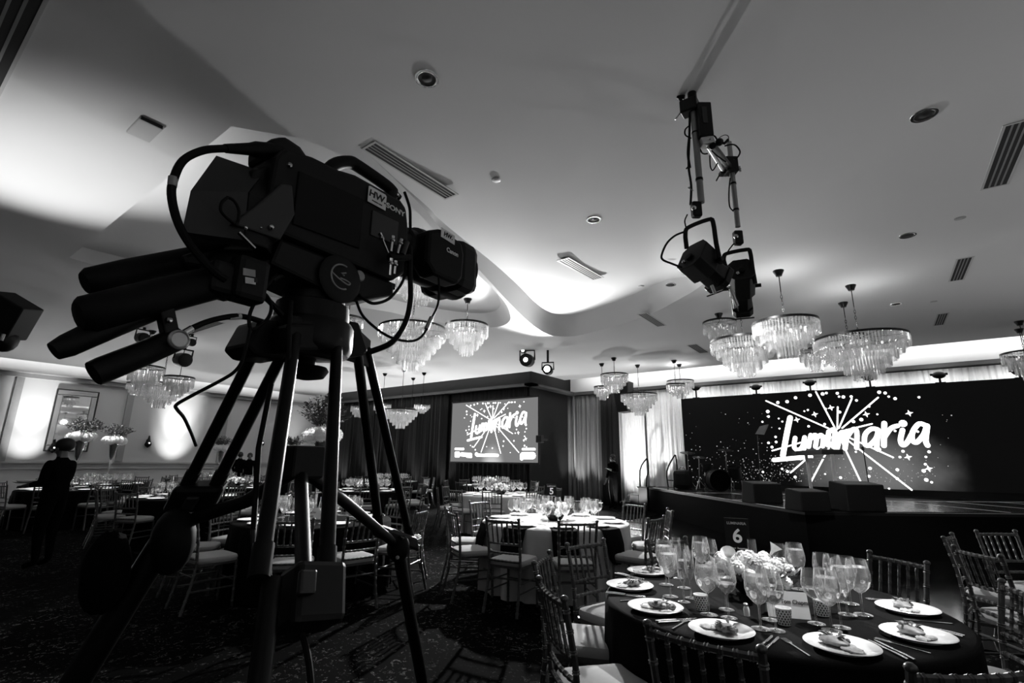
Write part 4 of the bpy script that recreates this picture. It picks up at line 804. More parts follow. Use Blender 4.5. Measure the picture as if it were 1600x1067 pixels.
# small lamps standing along the top edge of the video wall
zt = pY(1064, 623, YL).z
for i, (px, py) in enumerate(((1087, 606), (1181, 605), (1265, 598), (1358, 590), (1467, 586), (1592, 580))):
    P = pY(px, py, YL + .1); t = thing('strip_lamp', ['first', 'second', 'third', 'fourth', 'fifth', 'sixth'][i] + ' small black lamp from the left on top of the video wall', 'stage lamp', (P.x, P.y, zt), 0, 'lamps on the video wall')
    MB().ball((P.x, P.y, P.z), .12, 14, 8, (1.15, .8, .75)).build('lamp_head', 'black_plastic', t, smooth=True); MB().tube([(P.x, P.y, zt - .02), (P.x, P.y, P.z)], .025, 8).build('stem', 'black_metal', t); MB().tube([(P.x - .17, P.y, P.z + .02), (P.x + .17, P.y, P.z + .02)], .03, 8).build('yoke', 'black_metal', t, smooth=True); MB().box(P.x - .1, P.x + .1, P.y - .06, P.y + .06, zt - .005, zt + .02).build('foot', 'black_metal', t); light('strip_lamp_light', 'SPOT', (P.x, P.y + .16, P.z), 17, (P.x, P.y + .8, P.z + .05), .05, 150, 1)
# loudspeaker flown beside the white drape
P = pY(986, 622, YB - 1.2); t = thing('flown_loudspeaker', 'black wedge-shaped loudspeaker flown before the white drape', 'loudspeaker', P)
poly = [lp(*p, YB - 1.2) for p in ((968, 618), (985, 596), (990, 598), (990, 644), (974, 646))]
MB().prism(poly, 0, .5, frame_M((0, YB - 1.2, 0), (1, 0, 0), (0, 0, 1), (0, -1, 0))).build('cabinet', 'black_plastic', t, bevel=.02); MB().prism([(x * .9 + P.x * .1, z * .9 + P.z * .1) for x, z in poly], .5, .51, frame_M((0, YB - 1.2, 0), (1, 0, 0), (0, 0, 1), (0, -1, 0))).build('grille', 'black_metal', t)
q_ = lp(980, 600, YB - 1.2); MB().tube([(q_[0], YB - 1.45, q_[1]), (q_[0], YB - 1.45, 4.78)], .05, 8).build('hanging_pipe', 'black_metal', t)
# ================================================================== chiavari chairs
def bamboo(mb, pts, r, n=6, rings=5):
    """cane-like turned rod: raised double rings along its length"""
    pts = [Vector(p) for p in pts]; out = []; rs = []
    segs = len(pts) - 1; per = max(1, rings // segs)
    for i in range(segs):
        a, b = pts[i], pts[i + 1]; out.append(a); rs.append(r)
        for k in range(per):
            t = (k + .5) / per; L = (b - a).length; e = .006 / L
            for dt, f in ((-1.6 * e, 1), (-e, 1.28), (0, 1.05), (e, 1.28), (1.6 * e, 1)): out.append(a.lerp(b, t + dt)); rs.append(r * f)
    out.append(pts[-1]); rs.append(r); mb.tube(out, rs, n); return mb
def chair_meshes():
    g = 'chair_gilt'; parts = []
    for s in (-1, 1):
        mb = MB(); bamboo(mb, [(s * .195, -.285, 0), (s * .187, -.225, .25), (s * .185, -.20, .44), (s * .188, -.215, .66), (s * .196, -.262, .905)], .0145, 7, 12); mb.ball((s * .1965, -.265, .915), .019, 8, 6, (1, 1, .8)); parts.append(('back_post', mb.mesh('back_post', g, True)))
        mb = MB(); bamboo(mb, [(s * .18, .195, 0), (s * .178, .185, .44)], .0145, 7, 4); parts.append(('leg', mb.mesh('leg', g, True)))
    def rail(z, y, bow, r, rg, nm='back_rail'):
        mb = MB(); w = .185; bamboo(mb, [(-w, y, z), (-w * .5, y - bow * .75, z), (0, y - bow, z), (w * .5, y - bow * .75, z), (w, y, z)], r, 6, rg); parts.append((nm, mb.mesh(nm, g, True)))
    rail(.885, -.258, .02, .013, 8, 'top_rail'); rail(.665, -.216, .018, .011, 8); rail(.575, -.206, .016, .011, 8); rail(.495, -.2, .012, .011, 8)
    for k in range(5):
        x = -.185 + .37 * (k + 1) / 6; b = .02 * (1 - (x / .185) ** 2); mb = MB(); bamboo(mb, [(x, -.216 - b * .9, .665), (x, -.258 - b, .885)], .0085, 6, 4); parts.append(('spindle', mb.mesh('spindle', g, True)))
    mb = MB(); mb.prism([(-.19, -.205), (.19, -.205), (.20, .10), (.18, .2), (.12, .215), (-.12, .215), (-.18, .2), (-.20, .10)], .425, .45); parts.append(('seat_frame', mb.mesh('seat_frame', g)))
    for z, ys in ((.20, (-.215, .19)), (.29, (-.21, .188))):
        for s in (-1, 1): mb = MB(); mb.tube([(s * .184, ys[0], z), (s * .18, ys[1], z)], .009, 6); parts.append(('stretcher', mb.mesh('stretcher', g, True)))
    for y, z in ((-.215, .33), (.19, .25)): mb = MB(); mb.tube([(-.183, y, z), (.183, y, z)], .009, 6); parts.append(('stretcher', mb.mesh('stretcher', g, True)))
    # cushion: rounded pad
    mb = MB(); n = 14; vs = []
    def sup(u, v): return u, v
    rings = [(.965, 0), (1.0, .018), (1.0, .036), (.96, .052), (.8, .063), (.5, .069), (.2, .071)]
    base = []
    for k in range(32):
        a = 2 * math.pi * k / 32; c, s = math.cos(a), math.sin(a); e = .32; base.append((.198 * math.copysign(abs(c) ** e, c), .003 + .208 * math.copysign(abs(s) ** e, s)))
    for f, z in rings: vs += [(x * f, y * f, .45 + z) for x, y in base]
    fs = [(i * 32 + j, i * 32 + (j + 1) % 32, (i + 1) * 32 + (j + 1) % 32, (i + 1) * 32 + j) for i in range(len(rings) - 1) for j in range(32)]; fs += [tuple(range(32))[::-1], tuple((len(rings) - 1) * 32 + j for j in range(32))]
    mb.add(vs, fs); parts.append(('seat_cushion', mb.mesh('seat_cushion', 'cushion', True)))
    return parts
CHP = chair_meshes()
# light version for far chairs: frame and cushion only
_fr = MB()
for s in (-1, 1):
    _fr.tube([(s * .195, -.285, 0), (s * .185, -.20, .44), (s * .196, -.262, .92)], .015, 5); _fr.tube([(s * .18, .195, 0), (s * .178, .185, .44)], .015, 5)
for z, y in ((.885, -.262), (.665, -.22), (.575, -.21), (.495, -.2)): _fr.tube([(-.19, y, z), (.19, y, z)], .012, 5)
for k in range(5): x = -.185 + .37 * (k + 1) / 6; _fr.tube([(x, -.22, .665), (x, -.262, .885)], .009, 4)
_fr.box(-.19, .19, -.2, .205, .425, .45); _fr.tube([(-.183, -.215, .3), (.183, -.215, .3)], .009, 4); _fr.tube([(-.183, .19, .25), (.183, .19, .25)], .009, 4)
FRM = _fr.mesh('chair_frame', 'chair_gilt', True); CUM = dict((a, b) for a, b in CHP)['seat_cushion']
def chair(x, y, rz, label, group, full=True):
    t = thing('chiavari_chair', label, 'chair', (x, y, FLZ(x, y)), rz, group)
    for nm, me in (CHP if full else (('chair_frame', FRM), ('seat_cushion', CUM))):
        o = bpy.data.objects.new(nm, me); COL.objects.link(o); o.parent = t
    return t
def FLZ(x, y): return .013 if (-5.6 < x < 5.0 and 6.1 < y < 15.5) else .001
def chairs_round(c, n, a0, r, labels, group, full=True, skip=(), jit=.03, adj={}):
    rnd = random.Random(int(c[0] * 10) + 99)
    for k in range(n):
        if k in skip: continue
        a = R(a0 + 360 * k / n) + rnd.uniform(-1, 1) * jit; rr = r + rnd.uniform(-1, 1) * jit; tw = rnd.uniform(-1, 1) * jit * 3
        if k in adj: da, dr, dt = adj[k]; a += R(da); rr += dr; tw += R(dt)
        x, y = c[0] + rr * math.cos(a), c[1] + rr * math.sin(a)
        lb = labels[k] if isinstance(labels, (list, tuple)) else labels
        chair(x, y, a + math.pi / 2 + tw, lb, group, full)
ORD = ['first', 'second', 'third', 'fourth', 'fifth', 'sixth', 'seventh', 'eighth', 'ninth', 'tenth']
# ================================================================== tables
def table(name, label, c, Rt, m, folds=26, amp=.035, drop=.0, seed=1):
    rnd = random.Random(seed); ph = [rnd.uniform(0, 6.28) for _ in range(3)]
    z0 = .006
    prof = [(.001, .762), (Rt * .5, .762), (Rt * .93, .762), (Rt * .985, .760), (Rt, .752), (Rt + .006, .735), (Rt + .008, .66), (Rt + .01, .5), (Rt + .012, .3), (Rt + .015, .12), (Rt + .02, z0)]
    def rip(r, z, a, i):
        t = max(0, min(1, (.74 - z) / .5)); return r + amp * t * (math.sin(a * folds + ph[0]) * .7 + .5 * math.sin(a * folds * .57 + ph[1]) + .3 * math.sin(a * folds * 1.7 + ph[2]))
    mb = MB(); mb.capt = False; M = Matrix.Translation((c[0], c[1], FLZ(*c)))
    mb.lathe(prof, 160 if Rt > .5 else 60, M, rip); o = mb.build(name, m, smooth=True); return tag(o, label, 'table')
_p17 = pD(492, 810, 7.0)
T6, T5, T17, TL1, TV1, TV2 = (-.62, 3.25), (-3.5, 5.75), (_p17.x, _p17.y), (-10.8, 4.3), (-14.9, 3.5), (-17.1, 4.75)
T16, TA, TC, TD, TR, TG = (-10.2, 8.0), (-7.1, 9.3), (-13.4, 6.4), (-9.7, 12.2), (2.0, 5.2), (-13.6, 11.7)
table('banquet_table', 'round table with floor-length black cloth and number 6 sign', T6, .87, 'black_cloth', seed=1, amp=.018)
table('banquet_table', 'round table with pale cloth and number 5 sign in mid room', T5, .93, 'white_cloth', folds=22, amp=.045, seed=2)
table('banquet_table', 'round black-clothed table with number 17 sign behind the tripod', T17, .93, 'black_cloth', seed=3)
table('banquet_table', 'round dark table left of the tripod, before the tall vases', TL1, .93, 'black_cloth', seed=4)
table('banquet_table', 'round dark table with tall vase right behind the waiter', TV1, .93, 'black_cloth', seed=5)
table('banquet_table', 'round dark table with tall vase next to the left wall', TV2, .93, 'black_cloth', seed=6)
table('banquet_table', 'round dark table with number 16 sign in the back', T16, .93, 'black_cloth', seed=7)
table('banquet_table', 'round pale table in front of the projection screen', TA, .93, 'white_cloth', seed=8)
table('banquet_table', 'far round dark table seen between the left tripod legs', TC, .93, 'black_cloth', seed=9)
table('banquet_table', 'farthest round table below the projection screen', TD, .93, 'black_cloth', seed=10)
table('banquet_table', 'round black table outside the right picture edge', TR, .93, 'black_cloth', seed=11)
table('banquet_table', 'far round dark table before the black drapes', TG, .93, 'black_cloth', seed=12)
def chair_posts(pa, pb_, label, group, toward):
    """place a chair by where its two back-post tips show, seat on the side of `toward`"""
    A_, B_ = pz(*pa, .915), pz(*pb_, .915); m_ = (A_ + B_) / 2; d = (B_ - A_); d.z = 0; d.normalize(); f = Vector((-d.y, d.x, 0))
    if f.dot(Vector((toward[0], toward[1], 0)) - Vector((m_.x, m_.y, 0))) < 0: f = -f
    c = m_ + f * .262; chair(c.x, c.y, math.atan2(f.y, f.x) - math.pi / 2, label, group)
for pa, pb_, lb in (((842, 903), (884, 937), 'front chair of the bright-seated pair left of table 6'), ((838, 878), (857, 864), 'rear chair of the bright-seated pair left of table 6'), ((892, 850), (939, 844), 'bamboo-style chair left of table 6, next to the pale table'), ((1020, 976), (1180, 1012), 'bamboo-style chair nearest the camera with its back at bottom centre'), ((1438, 1043), (1595, 1040), 'bamboo-style chair cut off by the bottom right edge of the picture'), ((1357, 862), (1449, 880), 'bamboo-style chair at table 6 with its back to the stage'), ((1010, 845), (1074, 840), 'bamboo-style chair at table 6 behind the tall goblets'), ((1559, 906), (1650, 940), 'bamboo-style chair at table 6 whose seat shows at the right edge')):
    chair_posts(pa, pb_, lb, 'chairs around table 6', T6)
for pa, pb_, lb in (((1498, 855), (1556, 867), 'bamboo-style chair with its back to table 6 at the right edge'), ((1475, 840), (1487.6, 834), 'bamboo-style chair seen edge-on behind another at the right'), ((1530, 832), (1583, 832), 'farthest bamboo-style chair at the right edge, before the stage')): chair_posts(pa, pb_, lb, 'chairs at the right table', TR)
chairs_round(T5, 10, 29, 1.17, ['bamboo-style chair at the pale table, %s counted from its stage side' % o for o in ORD], 'chairs around table 5', adj={8: (-6, 0, 0)}, skip=())
chairs_round(T17, 10, 275, 1.15, ['bamboo-style chair at the table behind the tripod, %s counted from the camera side' % o for o in ORD], 'chairs around table 17', adj={0: (-4, .05, 0), 9: (-6, .12, 0), 1: (6, .05, 0)})
chairs_round(TL1, 10, 262, 1.12, ['bamboo-style chair at the table left of the tripod, %s counted from the camera side' % o for o in ORD], 'chairs around the left table')
for c, nm, a0 in ((TV1, 'the table behind the waiter', 8), (TV2, 'the table by the left wall', 20), (T16, 'the table by the inner tripod leg', 0), (TA, 'the pale table before the screen', 14), (TC, 'the far table between the tripod legs', 5), (TD, 'the farthest table under the screen', 22), (TG, 'the far table before the black drapes', 12)):
    chairs_round(c, 10, a0, 1.15, 'bamboo-style chair, one of the ten around ' + nm, 'chairs around ' + nm, full=False)
# ================================================================== tableware prototypes
ZT6 = .763
def gmesh(name, prof, n=20, m='glass'): return MB().open().lathe(prof, n).mesh(name, m, True)
GOB = gmesh('goblet', [(.04, .0), (.04, .003), (.012, .006), (.0045, .012), (.004, .085), (.006, .097), (.022, .107), (.043, .13), (.052, .16), (.052, .185), (.047, .215), (.041, .25)])
GOBW = MB().lathe([(.004, .102), (.02, .110), (.041, .132), (.0495, .16), (.0495, .185), (.0455, .212), (.045, .216)], 20).mesh('water', 'water', True)
WIN = gmesh('wine_glass', [(.036, .0), (.036, .003), (.011, .006), (.004, .012), (.0038, .095), (.006, .105), (.022, .114), (.039, .134), (.046, .16), (.044, .185), (.036, .23)])
WINW = MB().lathe([(.004, .11), (.02, .117), (.036, .136), (.041, .15)], 20).mesh('wine', 'wine', True)
FLU = gmesh('flute', [(.03, 0), (.03, .003), (.009, .006), (.004, .012), (.004, .09), (.012, .10), (.022, .13), (.025, .18), (.023, .24)])
PLATE = MB().lathe([(.09, .0), (.092, .004), (.105, .010), (.135, .018), (.14, .021), (.137, .023), (.103, .015), (.09, .009), (.001, .008)], 40).mesh('plate', 'white_china', True)
def put(me, name, x, y, z, label, cat, group, rz=0, kids=(), sc=1.):
    o = bpy.data.objects.new(name, me); COL.objects.link(o); o.location = (x, y, z); o.rotation_euler = (0, 0, rz); o.scale = (sc,) * 3; tag(o, label, cat, group)
    for nm, km in kids:
        k = bpy.data.objects.new(nm, km); COL.objects.link(k); k.parent = o
    return o
# ---- table 6, by hand
for i, (px, py, kind) in enumerate([(1047.6, 932.6, 'g'), (1041, 914, 'g'), (1069, 941, 'f'), (1069, 919, 'w'), (1080, 935, 'f'), (1107.7, 961, 'g'), (1139, 966, 'w'), (1135, 953, 'w'), (1189, 983, 'g'), (1213, 986, 'w'), (1276, 975, 'w'), (1300, 986, 'g'), (1315, 981, 'w'), (1324.7, 961, 'g'), (1349, 961, 'g'), (1203, 969, 'w'), (1098, 906, 'g'), (1112, 904, 'w'), (1225, 915, 'w'), (1248, 921, 'g'), (1291, 936, 'w'), (1308, 940, 'w'), (1330, 944, 'w'), (1060, 904, 'f'), (1180, 908, 'f')]):
    P = pz(px, py, ZT6)
    me, nm, k = {'g': (GOB, 'water_goblet', (('water', GOBW),)), 'w': (WIN, 'wine_glass', (('wine', WINW),)), 'f': (FLU, 'champagne_flute', ())}[kind]
    lb = {'g': 'stemmed goblet filled with water on table 6', 'w': 'wine glass nearly empty on table 6', 'f': 'slim champagne flute on table 6'}[kind]
    put(me, nm, P.x, P.y, ZT6, lb, 'glass', 'glasses on table 6', kids=k, sc=1.06)
# plates, food, cutlery
def blob(mb, c, r, sc, jit=.18): return mb.ball(c, r, 10, 7, sc, jit)
def meal(rnd, style):
    out = []
    mb = MB(); blob(mb, (.02, .01, .024), .045, (1.3, .75, .4), .12); out.append(('fillet', mb.mesh('fillet', 'food_mid', True)))
    mb = MB()
    for k in range(9): a = rnd.uniform(0, 6.28); q = rnd.uniform(.01, .05); blob(mb, (.035 + q * math.cos(a), -.02 + q * .7 * math.sin(a), .02 + rnd.uniform(0, .012)), rnd.uniform(.009, .017), (1.3, .9, .8), .3)
    out.append(('roast_vegetables', mb.mesh('roast_vegetables', 'food_dark', True)))
    mb = MB()
    for k in range(6): a = rnd.uniform(0, 6.28); q = rnd.uniform(.0, .035); blob(mb, (-.045 + q * math.cos(a), .01 + q * math.sin(a), .014), rnd.uniform(.012, .022), (1.3, 1, .4), .25)
    out.append(('mash', mb.mesh('mash', 'food_light', True)))
    mb = MB()
    for k in range(6):
        a = rnd.uniform(0, 6.28); p = Vector((.03 + .02 * math.cos(a), .0 + .02 * math.sin(a), .035)); e = p + Vector((.04 * math.cos(a + 1), .04 * math.sin(a + 1), .014)); s = (e - p).cross(Vector((0, 0, 1))).normalized() * .008; mb.add([p - s * .4, (p + e) / 2 - s + Vector((0, 0, .006)), e, (p + e) / 2 + s + Vector((0, 0, .006))], [(0, 1, 2, 3)])
    out.append(('salad_leaf', mb.mesh('salad_leaf', 'leaf_mid')))
    return out
MEALS = [meal(random.Random(k), k) for k in range(3)]
def fork_mesh():
    mb = MB(); mb.box(-.004, .004, -.10, .03, 0, .003); mb.add([(-.004, .03, 0), (.004, .03, 0), (.012, .05, .001), (-.012, .05, .001), (-.004, .03, .003), (.004, .03, .003), (.012, .05, .004), (-.012, .05, .004)], [(0, 1, 2, 3), (7, 6, 5, 4), (0, 3, 7, 4), (1, 5, 6, 2), (0, 4, 5, 1), (3, 2, 6, 7)])
    for x in (-.0105, -.0035, .0035, .0105): mb.box(x - .0017, x + .0017, .05, .10, .001, .004)
    return mb.mesh('fork', 'silver')
def knife_mesh():
    mb = MB(); mb.tube([(0, -.11, .005), (0, -.06, .006), (0, 0, .005)], [.006, .007, .0045], 8, flat=.6); mb.prism([(-.004, 0), (.007, .01), (.0085, .09), (.002, .115), (-.004, .11)], .003, .0052); return mb.mesh('knife', 'silver', True)
FORK, KNIFE = fork_mesh(), knife_mesh()
PL6 = [('p', 1024, 949, 'plate with half-eaten fillet at the left of table 6'), ('p', 1127, 985, 'plate with half-eaten meal nearest the camera on table 6'), ('p', 1315, 1009, 'front right plate with grilled meal on table 6'), ('p', 1434, 992, 'plate with leafy meal at the right rim of table 6'), ('p', 984, 915, 'plate with scraps second from the left on table 6'), ('p', 1013, 893, 'farthest left plate on table 6 behind two others'), ('p', 1418, 951, 'rear right plate on table 6 below a chair back')]
for i, (_, px, py, lb) in enumerate(PL6):
    P = pz(px, py, ZT6 + .012); a = math.atan2(P.y - T6[1], P.x - T6[0])
    put(PLATE, 'dinner_plate', P.x, P.y, ZT6, lb, 'plate', 'plates on table 6', a)
    t = thing('plated_meal', 'leftover food on the ' + lb.replace('with half-eaten fillet ', '').replace('with half-eaten meal ', '').replace('with grilled meal ', '').replace('with leafy meal ', '').replace('with scraps ', ''), 'food', (P.x, P.y, ZT6 + .002), [0.4, -.3, 2.9, 2.6, .9, 1.2, 2.2][i], 'meals on table 6')
    for nm, me in MEALS[i % 3]:
        o = bpy.data.objects.new(nm, me); COL.objects.link(o); o.parent = t
        if nm != 'fillet': o['kind'] = 'stuff'
    u_ = Vector((-math.sin(a), math.cos(a))); r_ = Vector((math.cos(a), math.sin(a)))
    for nm, me, off, ca in (('fork', FORK, -.185, 'fork'), ('knife', KNIFE, .18, 'knife'), ('knife', KNIFE, .205, 'knife')):
        q_ = Vector((P.x, P.y)) + u_ * off; o = put(me, nm, q_.x, q_.y, ZT6 + .001, 'silver %s beside the %s on table 6' % (ca, ['left front plate', 'front centre plate', 'front right plate', 'right rim plate', 'second left plate', 'far left plate', 'rear right plate'][i]), ca, 'cutlery on table 6', a + math.pi / 2 + .06 * (i % 3 - 1))
# votives with pierced dots, small candles
def votive(P, label, lit=True, sc=1.):
    t = thing('votive_holder', label, 'candle holder', P, 0, 'votive candles'); r0, r1, h = .028 * sc, .036 * sc, .075 * sc; M = Matrix.Translation(P)
    MB().open().lathe([(.001, .002), (r0, .002), (r0 + (r1 - r0) * .5, h * .5), (r1, h), (r1 - .002, h), (r0 - .002, .004)], 24, M).build('cup', 'white_china', t, smooth=True)
    mb = MB()
    for i in range(6):
        z = h * (.13 + .145 * i); r = r0 + (r1 - r0) * z / h + .0008
        for j in range(15):
            a = 2 * math.pi * (j + .5 * (i % 2)) / 15; c = Vector((math.cos(a), math.sin(a), 0)); s_ = Vector((-math.sin(a), math.cos(a), 0)) * .0034 * sc; u_ = Vector((0, 0, .0036 * sc)); p = P + c * r + Vector((0, 0, z)); mb.add([p - s_ - u_, p + s_ - u_, p + s_ + u_, p - s_ + u_], [(0, 1, 2, 3)])
    tag(mb.build('pierced_dots', 'print_black', t), kind='stuff')
    MB().lathe([(r0 * .8, .004), (r0 * .85, h * .55), (.001, h * .56)], 14, M).build('candle', 'petal', t, smooth=True)
    if lit: MB().ball(P + Vector((0, 0, h * .66)), .006, 6, 6, (1, 1, 1.8)).build('flame', 'flame', t, smooth=True)
for px, py, lb in ((1096, 953, 'pierced white votive holder left of the water goblets on table 6'), (1226, 976, 'small pierced votive holder in front of the name card'), (1286, 962, 'pierced votive holder behind the frosted goblet')): votive(pz(px, py, ZT6), lb)
t = thing('salt_shaker', 'small glass salt shaker in front of the flowers', 'shaker', pz(1167, 962, ZT6)); P = t.location; MB().lathe([(.014, 0), (.015, .03), (.01, .045)], 12, Matrix.Translation(P)).build('jar', 'white_china', t, smooth=True); MB().lathe([(.011, .045), (.011, .055), (.004, .06)], 12, Matrix.Translation(P)).build('cap', 'steel', t, smooth=True)
# black napkins hanging from the pale table
for k, a in enumerate((200, 236, 272, 308, 344)):
    a = R(a); c = Vector((T5[0], T5[1], 0)); r_ = Vector((math.cos(a), math.sin(a), 0)); s_ = Vector((-math.sin(a), math.cos(a), 0)); mb = MB(); vs = []; rows = [(.70, .766, .15), (.90, .767, .15), (.95, .757, .15), (.968, .72, .15), (.985, .6, .145), (1.0, .47, .135), (1.005, .42, .1), (1.008, .40, .05)]
    for rr, z, w in rows:
        for q_ in range(7): x = -1 + q_ / 3; vs.append(c + r_ * (math.sqrt(max(0, rr * rr - (x * w) ** 2)) + .03 + (.012 * math.sin(q_ * 2) if z < .7 else -.03)) + s_ * (x * w) + Vector((0, 0, z)))
    mb.add(vs, [(i * 7 + j, i * 7 + j + 1, (i + 1) * 7 + j + 1, (i + 1) * 7 + j) for i in range(len(rows) - 1) for j in range(6)]); o = mb.build('napkin', 'black_cloth', smooth=True); o.modifiers.new('t', 'SOLIDIFY').thickness = .006
    tag(o, '%s black napkin from the left hanging over the pale table edge' % ORD[k], 'napkin', 'black napkins')
# signs and cards
def sign(P, s, label, w=.13, h=.19, zb=.0, size=.1, face=None, top=True):
    t = thing('table_number', label, 'sign', P); d = (Vector(face) if face else Vector((-P.x, -P.y, 0))).normalized(); ex = Vector((-d.y, d.x, 0)); M = frame_M(Vector(P) + Vector((0, 0, zb)), ex, (0, 0, 1), d)
    MB().box(-w / 2, w / 2, 0, h, -.004, .004, M).build('board', 'sign_black', t); MB().box(-w * .3, w * .3, -zb, .01 if zb else .008, -.03, .03, M).build('foot', 'black_plastic', t)
    if zb: MB().tube([M @ Vector((0, -zb, 0)), M @ Vector((0, .01, 0))], .006, 6).build('post', 'steel', t)
    text('number', s, size, M @ Matrix.Translation((0, h * .5, .005)), 'print_white', t)
    if top: text('heading', 'LUMINARIA', size * .19, M @ Matrix.Translation((0, h * .86, .005)), 'grey_plastic', t); text('small_print', 'Dinner  Reception', size * .12, M @ Matrix.Translation((0, h * .18, .005)), 'print_white', t)
    return t
P6 = pz(1158, 905, ZT6); sign(P6, '6', 'tall black sign with a white number 6 on the nearest table', .15, .23, .15, .12)
P5 = pz(862, 800, ZT6); z5 = pD(862, 779, math.hypot(P5.x, P5.y)).z - ZT6; sign(P5, '5', 'black sign with a white number 5 on the pale table', .15, .21, z5, .13)
P17 = Vector((T17[0] - .25, T17[1] + .25, ZT6)); sign(P17, '17', 'black sign with number 17 seen between the tripod legs', .14, .17, .12, .09, top=False)
sign(Vector((T16[0] + .1, T16[1] - .1, ZT6)), '16', 'small black sign with number 16 far behind the tripod', .16, .2, .14, .1, top=False)
for px, d_, lb in ((152, 16.0, 'small black number sign beside the second tall vase'), (257, 11.3, 'small black number sign left of the tripod leg'), (331, 15.5, 'small black number sign between the tripod legs')):
    pass
def card(P, lines, label, w, h, lean=.35, face=None, rz=0):
    t = thing('name_card', label, 'card', P); d = (Vector(face) if face else Vector((-P.x, -P.y, 0))).normalized(); d = Matrix.Rotation(rz, 3, 'Z') @ d; ex = Vector((-d.y, d.x, 0)); up = (Vector((0, 0, 1)) - d * lean).normalized(); nn = ex.cross(up); M = frame_M(Vector(P) + Vector((0, 0, .001)), ex, up, nn)
    MB().box(-w / 2, w / 2, 0, h, -.0012, 0, M).build('front_panel', 'white_card', t)
    top = M @ Vector((0, h, 0)); bk = Vector(P) - d * (2 * lean * h * .94); MB().add([top - ex * w / 2, top + ex * w / 2, bk + ex * w / 2 + Vector((0, 0, .001)), bk - ex * w / 2 + Vector((0, 0, .001))], [(0, 1, 2, 3)]).build('back_panel', 'white_card', t)
    for k, s in enumerate(lines): text('name_lettering', s, h * .22, M @ Matrix.Translation((0, h * (.6 - .3 * k), .0008)), 'print_black', t, depth=.0003, sx=.9)
pc = pz(1234, 966, ZT6); card(pc, ['Karen & Tom Chapman'], 'white folded name card leaning behind the votive on table 6', .19, .12, rz=.2)
pc = pz(483, 812, ZT6); card(pc, ['Reserved for', 'Sponsor'], 'white folded name card on the table behind the tripod', .26, .14, .2)
# ================================================================== flowers
def petal_ball(mb, c, r, n=60, seed=0, size=.5, flat=1.):
    rnd = random.Random(seed); c = Vector(c)
    for k in range(n):
        z = 1 - 2 * (k + .5) / n; a = k * 2.39996; s = math.sqrt(1 - z * z); nrm = Vector((s * math.cos(a), s * math.sin(a), z * flat)); p = c + nrm * r * rnd.uniform(.85, 1.05)
        t1 = nrm.cross(Vector((.3, .2, 1))).normalized(); t2 = nrm.cross(t1); w = r * size * rnd.uniform(.6, 1); th = rnd.uniform(0, 6.28); u_ = t1 * math.cos(th) + t2 * math.sin(th); v_ = t2 * math.cos(th) - t1 * math.sin(th)
        mb.add([p - u_ * w * .5, p - v_ * w * .5 + nrm * w * .12, p + u_ * w * .5, p + v_ * w * .5 + nrm * w * .15], [(0, 1, 2, 3)])
    return mb
HYD = MB(); petal_ball(HYD, (0, 0, 0), .1, 240, 1, .3, .85); HYD.ball((0, 0, 0), .09, 14, 10, (1, 1, .85)); HYDM = HYD.mesh('hydrangea', 'petal')
ROS = MB(); ROS.ball((0, 0, 0), .030, 10, 7)
petal_ball(ROS, (0, 0, 0), .034, 70, 2, .6); ROSM = ROS.mesh('rose', 'petal'); ROSG = MB(); ROSG.ball((0, 0, 0), .03, 10, 7); petal_ball(ROSG, (0, 0, 0), .034, 70, 3, .6); ROSGM = ROSG.mesh('dahlia', 'petal_grey')
def leaves(n, rx, rz, seed, size=.05, up=.5, m='leaf', zc=0):
    rnd = random.Random(seed); mb = MB()
    for k in range(n):
        a = rnd.uniform(0, 6.28); t = rnd.random() ** .5; p = Vector((rx * t * math.cos(a), rx * t * math.sin(a), zc + rz * rnd.random() * (1.1 - .45 * t))); d = Vector((math.cos(a) * t, math.sin(a) * t, up + rnd.uniform(-.4, .6))).normalized(); s = d.cross(Vector((rnd.uniform(-1, 1), rnd.uniform(-1, 1), 1))).normalized(); L = size * rnd.uniform(.6, 1.4)
        mb.add([p, p + d * L * .5 + s * L * .22, p + d * L, p + d * L * .5 - s * L * .22], [(0, 1, 2, 3)])
    return mb.mesh('foliage', m)
def sprigs(n, rx, rz, seed, m='leaf'):
    """upright leafy stems fanning out, each lined with small leaves"""
    rnd = random.Random(seed); mb = MB()
    for k in range(n):
        a = rnd.uniform(0, 6.28); t = rnd.random() ** .6; p0 = Vector((.05 * math.cos(a), .05 * math.sin(a), 0)); p1 = Vector((rx * t * math.cos(a), rx * t * math.sin(a), rz * (1.02 - .55 * t * t) * rnd.uniform(.75, 1.05))); mb.tube([p0, p0.lerp(p1, .5) + Vector((0, 0, .05)), p1], .003, 3)
        for q_ in range(16):
            u_ = .25 + .75 * q_ / 16; p = p0.lerp(p1, u_); b = rnd.uniform(0, 6.28); d = Vector((math.cos(b), math.sin(b), rnd.uniform(.1, 1))).normalized(); s = d.cross(Vector((rnd.uniform(-1, 1), .3, 1))).normalized(); L = rnd.uniform(.03, .06); mb.add([p, p + d * L * .5 + s * L * .24, p + d * L, p + d * L * .5 - s * L * .24], [(0, 1, 2, 3)])
    return mb.mesh('foliage', m)
SPRIG = sprigs(75, .36, .50, 5)
SPRIG2 = sprigs(60, .40, .36, 8)
